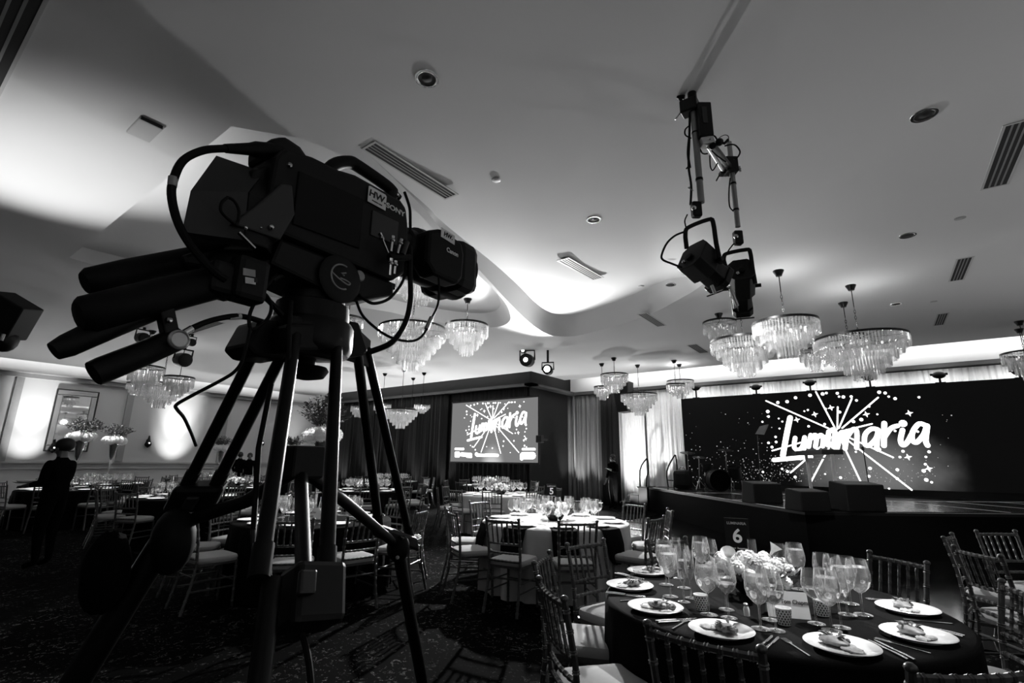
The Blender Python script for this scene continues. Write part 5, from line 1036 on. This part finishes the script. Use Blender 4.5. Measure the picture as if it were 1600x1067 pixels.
def tall_vase(c, label, sc=1., sp=SPRIG, z=ZT6, rz=0):
    t = thing('tall_flower_vase', label, 'flower vase', (c[0], c[1], z), rz); t.scale = (sc,) * 3
    def ch(nm, me, loc=(0, 0, 0), s=1., r=0):
        o = bpy.data.objects.new(nm, me); COL.objects.link(o); o.parent = t; o.location = loc; o.scale = (s,) * 3; o.rotation_euler = (0, 0, r); return o
    ch('vase', VASE); ch('vase_filling', VASEF)
    for k in range(6): a = k * math.pi / 3 + .3; ch('hydrangea', HYDM, (.15 * math.cos(a), .15 * math.sin(a), 1.02 + .02 * (k % 2)), 1.15, k)
    ch('hydrangea', HYDM, (0, 0, 1.08), 1.15)
    ch('foliage', sp, (0, 0, 1.10))['kind'] = 'stuff'
    return t
VASE = MB().open().lathe([(.07, .0), (.07, .012), (.02, .03), (.014, .08), (.018, .45), (.045, .60), (.075, .78), (.105, .98)], 24).mesh('vase', 'vase_glass', True)
VASEF = MB().lathe([(.012, .56), (.04, .64), (.062, .78), (.082, .93), (.08, .99)], 16).mesh('vase_filling', 'leaf', True)
tall_vase((T17[0] + .02, T17[1] - .02), 'tall glass vase with white hydrangeas and dark sprigs seen through the tripod', 1.0)
tall_vase(TV1, 'tall glass vase with hydrangeas and dark foliage right of the waiter', 1.12, SPRIG2)
tall_vase(TV2, 'tall glass vase with hydrangeas, the further of the two by the left wall', 1.12, SPRIG2, rz=1)
vp = pD(341, 735, 19.5); TE = (vp.x, vp.y)
table('banquet_table', 'far round dark table by the left wall, seen between tripod legs', TE, .93, 'black_cloth', seed=14); tall_vase(TE, 'far tall vase with hydrangeas between the left tripod legs', 1.0, SPRIG2, rz=2)
vp = pD(455, 735, 17.5); TF = (vp.x, vp.y)
table('banquet_table', 'far round dark table in the corner behind the tripod', TF, .93, 'black_cloth', seed=15); tall_vase(TF, 'far tall vase half hidden behind the tripod leg', 1.0, SPRIG2, rz=3)
chairs_round(TE, 10, 3, 1.15, 'bamboo-style chair, one of the ten around the far table by the left wall', 'chairs around the far wall table', full=False); chairs_round(TF, 10, 11, 1.15, 'bamboo-style chair, one of the ten around the corner table', 'chairs around the corner table', full=False)
LEAFB = leaves(260, .19, .09, 4, .06, .6, 'leaf_mid')
BOWL = MB().lathe([(.06, 0), (.09, .03), (.11, .07), (.10, .075), (.001, .06)], 20).mesh('bowl', 'black_plastic', True)
TRUMP = MB().open().lathe([(.004, 0), (.006, .05), (.012, .08), (.03, .11), (.042, .125)], 14).mesh('trumpet_flower', 'petal', True)
def low_flowers(c, label, n, rad, seed, tall=False, sc=1.):
    rnd = random.Random(seed); t = thing('flower_centrepiece', label, 'flowers', (c[0], c[1], ZT6), rnd.uniform(0, 6)); t.scale = (sc,) * 3
    def ch(nm, me, loc=(0, 0, 0), s=1., rot=(0, 0, 0)):
        o = bpy.data.objects.new(nm, me); COL.objects.link(o); o.parent = t; o.location = loc; o.scale = (s,) * 3; o.rotation_euler = rot; return o
    ch('bowl', BOWL); ch('foliage', LEAFB, (0, 0, .05))['kind'] = 'stuff'
    for k in range(n):
        a = k * 2.39996; q_ = rad * math.sqrt((k + .4) / n); ch('rose' if k % 3 else 'dahlia', ROSM if k % 3 else ROSGM, (q_ * math.cos(a), q_ * math.sin(a), .10 + .07 * (1 - (q_ / rad) ** 2) + rnd.uniform(-.015, .02)), rnd.uniform(.8, 1.25), (rnd.uniform(-.5, .5), rnd.uniform(-.5, .5), a))
    if tall:
        for loc, rot, s in (((-.06, .08, .13), (.2, -.75, 0), .9), ((.10, -.05, .15), (.5, .35, 0), .8)): ch('trumpet_flower', TRUMP, loc, s, rot)
    return t
fc = pz(1163, 930, ZT6); fl = low_flowers((fc.x + .03, fc.y + .08), 'low arrangement of white roses and trumpet flowers below the number 6 sign', 30, .20, 3, True, 1.12)
low_flowers((T5[0], T5[1]), 'low white rose arrangement on the pale table', 22, .2, 4, sc=1.15)
for c, lb in ((TL1, 'low white flower arrangement on the table left of the tripod'), (T16, 'low white flower arrangement on the table with a number 16 sign'), (TA, 'low white flower arrangement before the projection screen'), (TC, 'low white flower arrangement between the left tripod legs'), (TD, 'low white flower arrangement on the farthest table'), (TG, 'low white flower arrangement before the black drapes')): low_flowers(c, lb, 18, .2, 9, sc=1.25)
# ---- settings on the other tables
def settings(c, nm, seats, a0, glasses=2, votives=3, seed=0):
    rnd = random.Random(seed)
    for k in range(seats):
        a = R(a0 + 360 * k / seats)
        put(PLATE, 'dinner_plate', c[0] + .73 * math.cos(a), c[1] + .73 * math.sin(a), ZT6 + FLZ(*c), 'white dinner plate, one of those set around ' + nm, 'plate', 'plates on ' + nm, a)
        for g in range(glasses):
            b = a + R(8 + 14 * g) + rnd.uniform(-.05, .05); r = .47 + .07 * (g % 2) + rnd.uniform(-.03, .03); me, n_ = ((GOB, 'water_goblet'), (WIN, 'wine_glass'), (FLU, 'champagne_flute'))[g % 3]
            put(me, n_, c[0] + r * math.cos(b), c[1] + r * math.sin(b), ZT6 + FLZ(*c), ('stemmed water goblet', 'stemmed wine glass', 'slim champagne flute')[g % 3] + ', one of those standing on ' + nm, 'glass', 'glasses on ' + nm, sc=1.1, kids=(('water', GOBW),) if g % 3 == 0 else ())
for c, nm, a0, g in ((T5, 'the pale number 5 table', 20, 3), (T17, 'the table behind the tripod', 275, 3), (TL1, 'the table left of the tripod', 262, 3), (TV1, 'the table behind the waiter', 8, 3), (TV2, 'the table by the left wall', 20, 2), (T16, 'the table by the inner tripod leg', 0, 3), (TA, 'the pale table before the screen', 14, 2), (TC, 'the far table between the tripod legs', 5, 2), (TD, 'the farthest table under the screen', 22, 2), (TG, 'the far table before the black drapes', 12, 2), (TE, 'the far wall table', 3, 2), (TF, 'the corner table', 11, 2)):
    settings(c, nm, 10, a0, g, seed=int(-c[0] * 7))
# ================================================================== left wall fittings
def on_wall(px, py): v = pX(px, py, XL + .06); return v
m0 = pX(91, 608, XL + .05); m1 = pX(135, 705, XL + .05); y0, y1, z0, z1 = m0.y, m1.y, m1.z, m0.z
t = thing('wall_mirror', 'tall mirror in a mirrored frame on the left wall', 'mirror', (XL + .05, (y0 + y1) / 2, z0)); w = .17
mat('mirror', .85, .03, 1., noise=(2, .01)); mat('mirror_frame', .5, .25, .8)
MB().box(XL + .01, XL + .05, y0 + w, y1 - w, z0 + w, z1 - w).build('mirror_glass', 'mirror', t)
for a, b, c, d in ((y0, y1, z1 - w, z1), (y0, y1, z0, z0 + w), (y0, y0 + w, z0 + w, z1 - w), (y1 - w, y1, z0 + w, z1 - w)): MB().box(XL + .01, XL + .07, a + .01, b - .01, c + .01, d - .01).build('frame_strip', 'mirror_frame', t, bevel=.01)
mb = MB()
for a, b, c, d in ((y0 - .02, y1 + .02, z1, z1 + .025), (y0 - .02, y1 + .02, z0 - .025, z0), (y0 - .025, y0, z0, z1), (y1, y1 + .025, z0, z1)): mb.box(XL, XL + .08, a, b, c, d)
mb.build('outer_edge', 'dark_metal', t)
for i, (px, py) in enumerate(((232, 690), (409, 690), (84, 697))):
    P = pX(px, py, XL + .12); t = thing('wall_sconce', ['black drop-shaped sconce left of the tripod on the wall', 'black drop-shaped sconce between the tripod legs', 'black drop-shaped sconce behind the waiter'][i], 'sconce', P); M = Matrix.Translation(P)
    MB().lathe([(.02, .22), (.035, .12), (.08, .0), (.12, -.10), (.09, -.16), (.01, -.22)], 8, M).build('shade', 'black_metal', t); MB().box(P.x - .13, P.x, P.y - .04, P.y + .04, P.z - .05, P.z + .08).build('wall_plate', 'black_metal', t); MB().ball(P + Vector((.10, .0, -.05)), .022, 8, 6).build('bulb', 'lamp_lens_soft', t)
# uplight boxes resting on the rail
for i, yy in enumerate((3.75, 7.9)):
    t = tag(MB().box(XL + .6, XL + .85, yy - .12, yy + .12, 0, .3).build('uplight_box', 'black_plastic', bevel=.02), ['dark uplight box on the floor behind the waiter', 'dark uplight box at the foot of the left wall'][i], 'uplight'); MB().box(XL + .63, XL + .82, yy - .09, yy + .09, .3, .305).build('lens', 'lamp_lens_soft', t)
# ================================================================== people
def person(name, label, joints, edges, radii, loc, rz=0, skin_above=None, hands=(), m=('cloth_person', 'skin')):
    me = bpy.data.meshes.new(name); keys = list(joints); idx = {k: i for i, k in enumerate(keys)}
    me.from_pydata([joints[k] for k in keys], [(idx[a], idx[b]) for a, b in edges], [])
    o = bpy.data.objects.new(name, me); COL.objects.link(o)
    s = o.modifiers.new('skin', 'SKIN'); s.use_smooth_shade = True; s.branch_smoothing = .6
    for k, i in idx.items():
        r = radii[k]; me.skin_vertices[0].data[i].radius = r if isinstance(r, tuple) else (r, r)
    me.skin_vertices[0].data[idx['pelvis']].use_root = True
    o.modifiers.new('sub', 'SUBSURF').levels = 2; o.modifiers['sub'].render_levels = 2
    dg = bpy.context.evaluated_depsgraph_get(); dg.update(); m2 = bpy.data.meshes.new_from_object(o.evaluated_get(dg)); bpy.data.objects.remove(o)
    m2.materials.clear()
    for q_ in m: m2.materials.append(MAT[q_])
    for p in m2.polygons:
        c = p.center; sk = c.z > skin_above or any((c - Vector(joints[h])).length < .12 for h in hands); p.material_index = 1 if sk else 0; p.use_smooth = True
    o = bpy.data.objects.new(name, m2); COL.objects.link(o); o.location = loc; o.rotation_euler = (0, 0, rz); return tag(o, label, 'person')
BASE = {'pelvis': (0, 0, .95), 'waist': (0, .0, 1.10), 'chest': (0, .0, 1.30), 'neck0': (0, .0, 1.44), 'neck': (0, .01, 1.50), 'skull': (0, .02, 1.58), 'crown': (0, .01, 1.68), 'nose': (0, .115, 1.575), 'chin': (0, .085, 1.52),
        'hipL': (.09, 0, .90), 'kneeL': (.10, .02, .50), 'ankL': (.10, -.02, .09), 'toeL': (.11, .13, .04), 'hipR': (-.09, 0, .90), 'kneeR': (-.10, .02, .50), 'ankR': (-.10, -.02, .09), 'toeR': (-.11, .13, .04),
        'shL': (.18, 0, 1.40), 'elL': (.23, -.02, 1.13), 'wrL': (.22, .1, .92), 'haL': (.22, .14, .85), 'shR': (-.18, 0, 1.40), 'elR': (-.23, -.02, 1.13), 'wrR': (-.22, .1, .92), 'haR': (-.22, .14, .85)}
EDG = [('pelvis', 'waist'), ('waist', 'chest'), ('chest', 'neck0'), ('neck0', 'neck'), ('neck', 'skull'), ('skull', 'crown'), ('skull', 'nose'), ('skull', 'chin'), ('pelvis', 'hipL'), ('hipL', 'kneeL'), ('kneeL', 'ankL'), ('ankL', 'toeL'), ('pelvis', 'hipR'), ('hipR', 'kneeR'), ('kneeR', 'ankR'), ('ankR', 'toeR'), ('chest', 'shL'), ('shL', 'elL'), ('elL', 'wrL'), ('wrL', 'haL'), ('chest', 'shR'), ('shR', 'elR'), ('elR', 'wrR'), ('wrR', 'haR')]
RAD = {'pelvis': (.15, .115), 'waist': (.14, .105), 'chest': (.165, .115), 'neck0': (.085, .08), 'neck': (.065, .065), 'skull': (.08, .098), 'crown': (.06, .075), 'nose': .018, 'chin': .03, 'hipL': .095, 'kneeL': .06, 'ankL': .042, 'toeL': .035, 'hipR': .095, 'kneeR': .06, 'ankR': .042, 'toeR': .035, 'shL': .065, 'elL': .047, 'wrL': .033, 'haL': .034, 'shR': .065, 'elR': .047, 'wrR': .033, 'haR': .034}
def fingers(J, E, Rr, side, d):
    h = Vector(J['ha' + side]); d = Vector(d).normalized(); sd = d.cross(Vector((0, 0, 1))).normalized()
    for k, (o_, L) in enumerate(((-.028, .055), (-.01, .07), (.01, .075), (.028, .068))):
        a, b = 'f%s%da' % (side, k), 'f%s%db' % (side, k); J[a] = tuple(h + d * .035 + sd * o_); J[b] = tuple(h + d * (.035 + L) + sd * o_ + Vector((0, 0, -.015))); E += [('ha' + side, a), (a, b)]; Rr[a] = .009; Rr[b] = .007
    a, b = 'f%sta' % side, 'f%stb' % side; J[a] = tuple(h - sd * .04 + d * .005); J[b] = tuple(h - sd * .055 + d * .05); E += [('ha' + side, a), (a, b)]; Rr[a] = .010; Rr[b] = .008
def make_person(name, label, loc, rz, pose={}, sc=1., hat=None, hair=True, bulk=1.18):
    J = dict(BASE); J.update(pose); E = list(EDG); Rr = dict(RAD)
    for k_ in Rr:
        if k_ in ('pelvis', 'waist', 'chest', 'hipL', 'hipR', 'shL', 'shR', 'elL', 'elR', 'kneeL', 'kneeR'): Rr[k_] = tuple(v * bulk for v in Rr[k_]) if isinstance(Rr[k_], tuple) else Rr[k_] * bulk
    for sd in 'LR':
        d = Vector(J['ha' + sd]) - Vector(J['wr' + sd]); fingers(J, E, Rr, sd, d)
    o = person(name, label, J, E, Rr, loc, rz, 1.475, ('haL', 'haR')); o.scale = (sc,) * 3
    k = Vector(J['skull']); mb = MB()
    c = bpy.data.objects.new
    if hat: mb.ball((k.x, k.y - .02, k.z + .068), .115, 16, 10, (.93, 1.06, .85)); ob = mb.build('beanie', 'hair', smooth=True)
    else: mb.ball((k.x, k.y - .03, k.z + .035), .105, 16, 10, (.9, .98, 1.0)); ob = mb.build('hair', 'hair', smooth=True)
    ob.parent = o
    for s in (-1, 1):
        e = MB().ball((k.x + s * .032, k.y + .088, k.z + .012), .009, 8, 6).build('eye', 'hair', smooth=True); e.parent = o
        e = MB().ball((k.x + s * .088, k.y + .0, k.z - .0), .02, 8, 6, (.5, .9, 1.4)).build('ear', 'skin', smooth=True); e.parent = o
    mth = MB().ball((k.x, k.y + .098, k.z - .045), .016, 8, 6, (1.4, .5, .4)).build('mouth', 'hair', smooth=True); mth.parent = o
    return o
wp = pD(88, 760, 9.7)
fw = -CX; rz = math.atan2(fw.y, fw.x) - math.pi / 2
make_person('person', 'waiter in black with a dark beanie carrying plates, turned left', (wp.x, wp.y, .001), rz, {'elR': (-.20, .03, 1.13), 'wrR': (-.14, .26, 1.09), 'haR': (-.13, .33, 1.08), 'elL': (.20, .03, 1.13), 'wrL': (.14, .27, 1.09), 'haL': (.13, .34, 1.08)}, 1.0, hat=True)
dn = Vector((fw.x, fw.y, 0)).normalized(); sd = dn.cross(Vector((0, 0, 1)))
tp = Vector((wp.x, wp.y, 0)) + dn * .40
t = tag(MB().lathe([(.001, 1.115), (.13, 1.115), (.17, 1.13), (.172, 1.135), (.13, 1.122), (.001, 1.122)], 28, Matrix.Translation(tp)).build('serving_plate', 'white_china', smooth=True), 'stack of used plates held by the waiter', 'plate')
MB().lathe([(.001, 1.124), (.11, 1.124), (.14, 1.145), (.142, 1.15), (.11, 1.135), (.001, 1.135)], 24, Matrix.Translation(tp)).build('upper_plate', 'white_china', t, smooth=True)
vp = pD(387, 740, 21.4); make_person('person', 'far person in black facing the room beside the corner vase', (vp.x, vp.y, .001), math.atan2(-vp.y, -vp.x) - math.pi / 2, {}, .98)
vp = pD(372, 740, 21.9); make_person('person', 'far person in black turned away next to another guest', (vp.x, vp.y, .001), .6, {}, 1.0)
vp = pY(958, 740, YB - 1.5); make_person('person', 'person in dark clothes standing by the black drape gap', (vp.x, vp.y, .013), math.atan2(-vp.y, -vp.x) - math.pi / 2 - .8, {'elR': (-.22, .02, 1.15), 'wrR': (-.10, .2, 1.22), 'haR': (-.05, .26, 1.25)}, 1.02)
# ================================================================== things on the stage
def floor_pt(px, py, z=ZS): v = pz(px, py, z); return v
def monitor(px0, px1, pyb, pyt, label):
    a = pz(px0, pyb, ZS); b = pz(px1, pyb, ZS); w = (b - a).length; d = (b - a).normalized(); n = Vector((-d.y, d.x, 0)); 
    if n.dot(a) < 0: n = -n
    h = .42 * w / .62; M = frame_M(a, d, n, (0, 0, 1)); t = thing('stage_monitor', label, 'loudspeaker', (a + b) / 2)
    MB().add([M @ Vector(p) for p in ((0, 0, 0), (w, 0, 0), (w, .45, 0), (0, .45, 0), (0, .0, h * .9), (w, .0, h * .9), (w, .38, h), (0, .38, h))], [(0, 1, 2, 3), (4, 7, 6, 5), (0, 4, 5, 1), (1, 5, 6, 2), (2, 6, 7, 3), (3, 7, 4, 0)]).build('cabinet', 'black_rubber', t, bevel=.02)
    MB().add([M @ Vector(p) for p in ((.04, .456, .03), (w - .04, .456, .03), (w - .04, .395, h * .95), (.04, .395, h * .95))], [(0, 1, 2, 3)]).build('grille', 'black_metal', t)
    return t
monitor(1180, 1225, 787, 755, 'black floor monitor at the left of the stage front'); monitor(1254, 1300, 800, 778, 'low black floor monitor at the front corner of the stage'); monitor(1327, 1388, 800, 763, 'largest black floor monitor right of the lectern')
# lectern: two leaning pale legs, dark top
def stage_pt(px, py, ref): # point above stage at the same horizontal distance as a foot
    return pD(px, py, math.hypot(ref.x, ref.y))
f1 = pz(1270, 778, ZS); f2 = pz(1309, 786, ZS); t = thing('lectern', 'slim lectern with two pale legs in the middle of the stage', 'lectern', (f1 + f2) / 2)
T1, T2 = stage_pt(1259, 708, f1), stage_pt(1299, 703, f2)
for F_, T_, w in ((f1, T1, .05), (f2, T2, .085)):
    d = (f2 - f1).normalized(); n = Vector((-d.y, d.x, 0)); MB().add([F_ - d * w / 2 - n * .03, F_ + d * w / 2 - n * .03, F_ + d * w / 2 + n * .03, F_ - d * w / 2 + n * .03, T_ - d * w / 2 - n * .03, T_ + d * w / 2 - n * .03, T_ + d * w / 2 + n * .03, T_ - d * w / 2 + n * .03], [(3, 2, 1, 0), (4, 5, 6, 7), (0, 1, 5, 4), (1, 2, 6, 5), (2, 3, 7, 6), (3, 0, 4, 7)]).build('leg', 'acrylic', t, bevel=.006)
d = (T2 - T1); d.z = 0; d.normalize(); n = Vector((-d.y, d.x, 0)); M = frame_M(T1, d, n, (0, 0, 1)); L = (T2 - T1).length
MB().box(-.06, L + .05, -.2, .2, -.05, .05, M).build('desk_top', 'dark_metal', t, bevel=.01); MB().box(0, L, -.02, .02, -.14, -.11, M).build('cross_bar', 'light_metal', t)
# stands
def sp_(px, py, y): return pY(px, py, y)
def stand(px, top, y, label, name='music_stand', desk=None, cat='stand'):
    v = pY(px, 760, y); F_ = Vector((v.x, y, ZS)); T_ = pY(*top, y); t = thing(name, label, cat, F_); MB().tube([F_ + Vector((0, 0, .01)), T_], .012, 6).build('pole', 'black_metal', t)
    for k in range(3): a = k * 2.09; MB().tube([F_ + Vector((0, 0, .12)), F_ + Vector((.22 * math.cos(a), .22 * math.sin(a), .008))], .008, 5).build('foot', 'black_metal', t)
    if desk:
        pts = [pY(*p, y) for p in desk]; MB().add(pts + [p + Vector((.03, .03, 0)) for p in pts], [(0, 1, 2, 3), (7, 6, 5, 4), (0, 4, 5, 1), (1, 5, 6, 2), (2, 6, 7, 3), (3, 7, 4, 0)]).build('desk', 'grey_plastic', t)
    return t
stand(1188, (1183, 680), 14.6, 'music stand with tilted desk in front of the video wall', desk=[(1180, 678), (1192, 679), (1199, 663), (1187, 666)])
t = stand(1358, (1349, 703), 14.6, 'thin microphone stand right of the lectern', 'microphone_stand'); MB().tube([pY(1349, 703, 14.6), pY(1347, 698, 14.6)], .03, 8).build('microphone', 'black_metal', t, smooth=True)
# drum kit
def cymbal(px, top, y, label, r=.22):
    v = pY(px, 760, y); F_ = Vector((v.x, y, ZS)); T_ = pY(*top, y); t = thing('cymbal_stand', label, 'drum', F_, 0, 'drum kit'); MB().tube([F_ + Vector((0, 0, .05)), T_], .012, 6).build('pole', 'steel', t)
    for k in range(3): a = k * 2.09 + .4; MB().tube([F_ + Vector((0, 0, .3)), F_ + Vector((.22 * math.cos(a), .22 * math.sin(a), .012))], .012, 5).build('foot', 'steel', t)
    MB().lathe([(r, -.012), (r * .3, .0), (r * .12, .02), (.001, .026)], 24, Matrix.Translation(T_) @ Euler((.18, .12, 0)).to_matrix().to_4x4()).build('cymbal', 'dark_metal', t, smooth=True)
cymbal(1077, (1074, 707), 15.6, 'cymbal stand at the left of the drum kit'); cymbal(1093, (1092, 714), 15.0, 'hi-hat stand in front of the drums', .18); cymbal(1136, (1134, 703), 15.6, 'cymbal stand behind the bass drum')
def drum(c, r, h, label, name, tilt=(math.pi / 2, 0, .6), legs=0):
    t = thing(name, label, 'drum', (c.x, c.y, ZS), 0, 'drum kit'); M = Matrix.Translation(c) @ Euler(tilt).to_matrix().to_4x4()
    MB().lathe([(r, -h / 2), (r, h / 2)], 28, M).build('shell', 'black_plastic', t, smooth=True)
    for z in (-h / 2, h / 2): MB().open().lathe([(r + .002, z - .02), (r + .015, z - .02), (r + .015, z + .02), (r + .002, z + .02)], 28, M).build('hoop', 'black_metal', t, smooth=True)
    MB().lathe([(r * .98, h / 2 + .004), (.001, h / 2 + .004)], 28, M).build('drum_head', 'black_cloth', t)
    for k in range(legs): a = k * 2.09; MB().tube([(c.x + r * .8 * math.cos(a), c.y + r * .8 * math.sin(a), c.z - h * .3), (c.x + r * 1.1 * math.cos(a), c.y + r * 1.1 * math.sin(a), ZS + .008)], .01, 5).build('drum_leg', 'steel', t)
p = pY(1122, 760, 14.9); drum(Vector((p.x, 14.9, ZS + .30)), .28, .4, 'black bass drum standing on the stage', 'bass_drum')
p = pY(1150, 760, 15.1); drum(Vector((p.x, 15.1, ZS + .5)), .17, .3, 'small tom drum right of the bass drum', 'tom_drum', (.25, 0, 0), 3); p = pY(1108, 758, 15.5); drum(Vector((p.x, 15.5, ZS + .62)), .15, .15, 'snare drum behind the hi-hat', 'snare_drum', (.1, 0, 0), 3)
p = pY(1064, 761, 15.2); t = thing('equipment_case', 'rounded black equipment case at the left end of the stage', 'case', (p.x, 15.4, ZS)); MB().box(p.x - .25, p.x + .25, 15.2, 15.6, ZS + .001, ZS + .56).build('case_body', 'black_plastic', t, bevel=.12); MB().tube(smooth_path([(p.x - .08, 15.4, ZS + .55), (p.x - .06, 15.4, ZS + .62), (p.x + .06, 15.4, ZS + .62), (p.x + .08, 15.4, ZS + .55)], 4), .012, 6).build('handle', 'steel', t)
# steps with handrails at the left end of the stage
def handrail(pts, foot, label, dist=None):
    F_ = pz(*foot, .02 if dist is None else dist); dd = math.hypot(F_.x, F_.y); t = thing('handrail', label, 'handrail', F_)
    MB().tube(smooth_path([pD(*p, dd) for p in pts], 3), .022, 8).build('rail_tube', 'black_metal', t, smooth=True); return t, dd
sp = Vector((-6.55, 15.3, 0)); 
t = thing('stage_steps', 'short flight of black steps up to the left end of the stage', 'steps', (-6.5, 15.6, 0))
for k in range(3):
    z = .25 * (k + 1); x0 = -7.15 + .3 * k; MB().box(x0, x0 + .34, 15.85, 16.65, z - .04, z).build('tread', 'stage_deck', t); MB().box(x0 + .0, x0 + .02, 15.85, 16.65, z - .045, z + .002).build('edge_strip', 'pale_strip', t); MB().box(x0 + .05, x0 + .33, 15.87, 16.63, .013, z - .04).build('riser_box', 'black_plastic', t)
rp = [(1001, 772), (1000, 735), (1009, 718), (1012, 719), (1013, 738), (1010, 748), (1010, 775)]
dd = math.hypot(6.9, 15.8); t = thing('handrail', 'black tubular handrail left of the stage steps', 'handrail', pD(1005, 775, dd)); MB().tube(smooth_path([pD(*p, dd) for p in rp], 3), .024, 8).build('rail_tube', 'black_metal', t, smooth=True)
for px in (1001, 1010): v = pD(px, 774, dd); MB().tube([v, (v.x, v.y, .012)], .024, 8).build('post', 'black_metal', t)
rp = [(1044, 760), (1042, 736), (1053, 713), (1056, 714), (1058, 738), (1054, 745), (1053, 760)]
dd = math.hypot(5.3, 15.9); t = thing('handrail', 'black tubular handrail standing on the stage edge', 'handrail', pD(1048, 760, dd)); MB().tube(smooth_path([pD(*p, dd) for p in rp], 3), .022, 8).build('rail_tube', 'black_metal', t, smooth=True); MB().tube([pD(1043, 750, dd), pD(1053, 751, dd)], .015, 6).build('cross_tube', 'black_metal', t)
for px in (1044, 1053): v = pD(px, 759, dd); MB().tube([v, (v.x, v.y, ZS)], .022, 8).build('post', 'black_metal', t)
# small floor light bars by the drapes
for px, lb, X_ in ((930, 'white light bar on the floor under the grey drape', 0), (1000, 'dark light bar on the floor under the white drape', 1)):
    v = pY(px, 770, YB - .9); t = tag(MB().box(v.x - .3, v.x + .3, YB - .98, YB - .84, .013, .13).build('floor_light_bar', 'black_plastic', bevel=.02), lb, 'uplight'); MB().box(v.x - .26, v.x + .26, YB - .96, YB - .86, .13, .134).build('lens_strip', 'lamp_lens_soft', t)
# sign seen near the screen: small dark speaker on a bracket
v = pY(843, 686, YP - .1); t = tag(MB().box(v.x - .09, v.x + .12, YP - .2, YP - .02, v.z - .12, v.z + .12).build('wall_speaker', 'black_plastic', bevel=.02), 'small dark speaker at the right edge of the projection screen', 'loudspeaker'); MB().box(v.x + .02, v.x + .09, YP - .05, YS - .0, v.z - .03, v.z + .03).build('bracket', 'black_metal', t)
# ================================================================== labels that tell repeats apart
def proj_x(o):
    v = world_of(o).translation - CAM; z = v.dot(CF); return 800 + FPX * v.dot(CX) / max(z, .01)
ORDN = ORD + ['eleventh', 'twelfth', 'thirteenth', 'fourteenth', 'fifteenth']
_by = {}
for o in COL.objects:
    if o.parent is None and 'label' in o and 'group' in o: _by.setdefault((o['group'], o['label']), []).append(o)
for (g, lb), os_ in _by.items():
    if 1 < len(os_) <= 15:
        base = lb.replace(', one of those standing', '').replace(', one of those set', '').replace(', one of the ten', '')
        for k, o in enumerate(sorted(os_, key=proj_x)): o['label'] = base + ', ' + ORDN[k] + ' from the left'
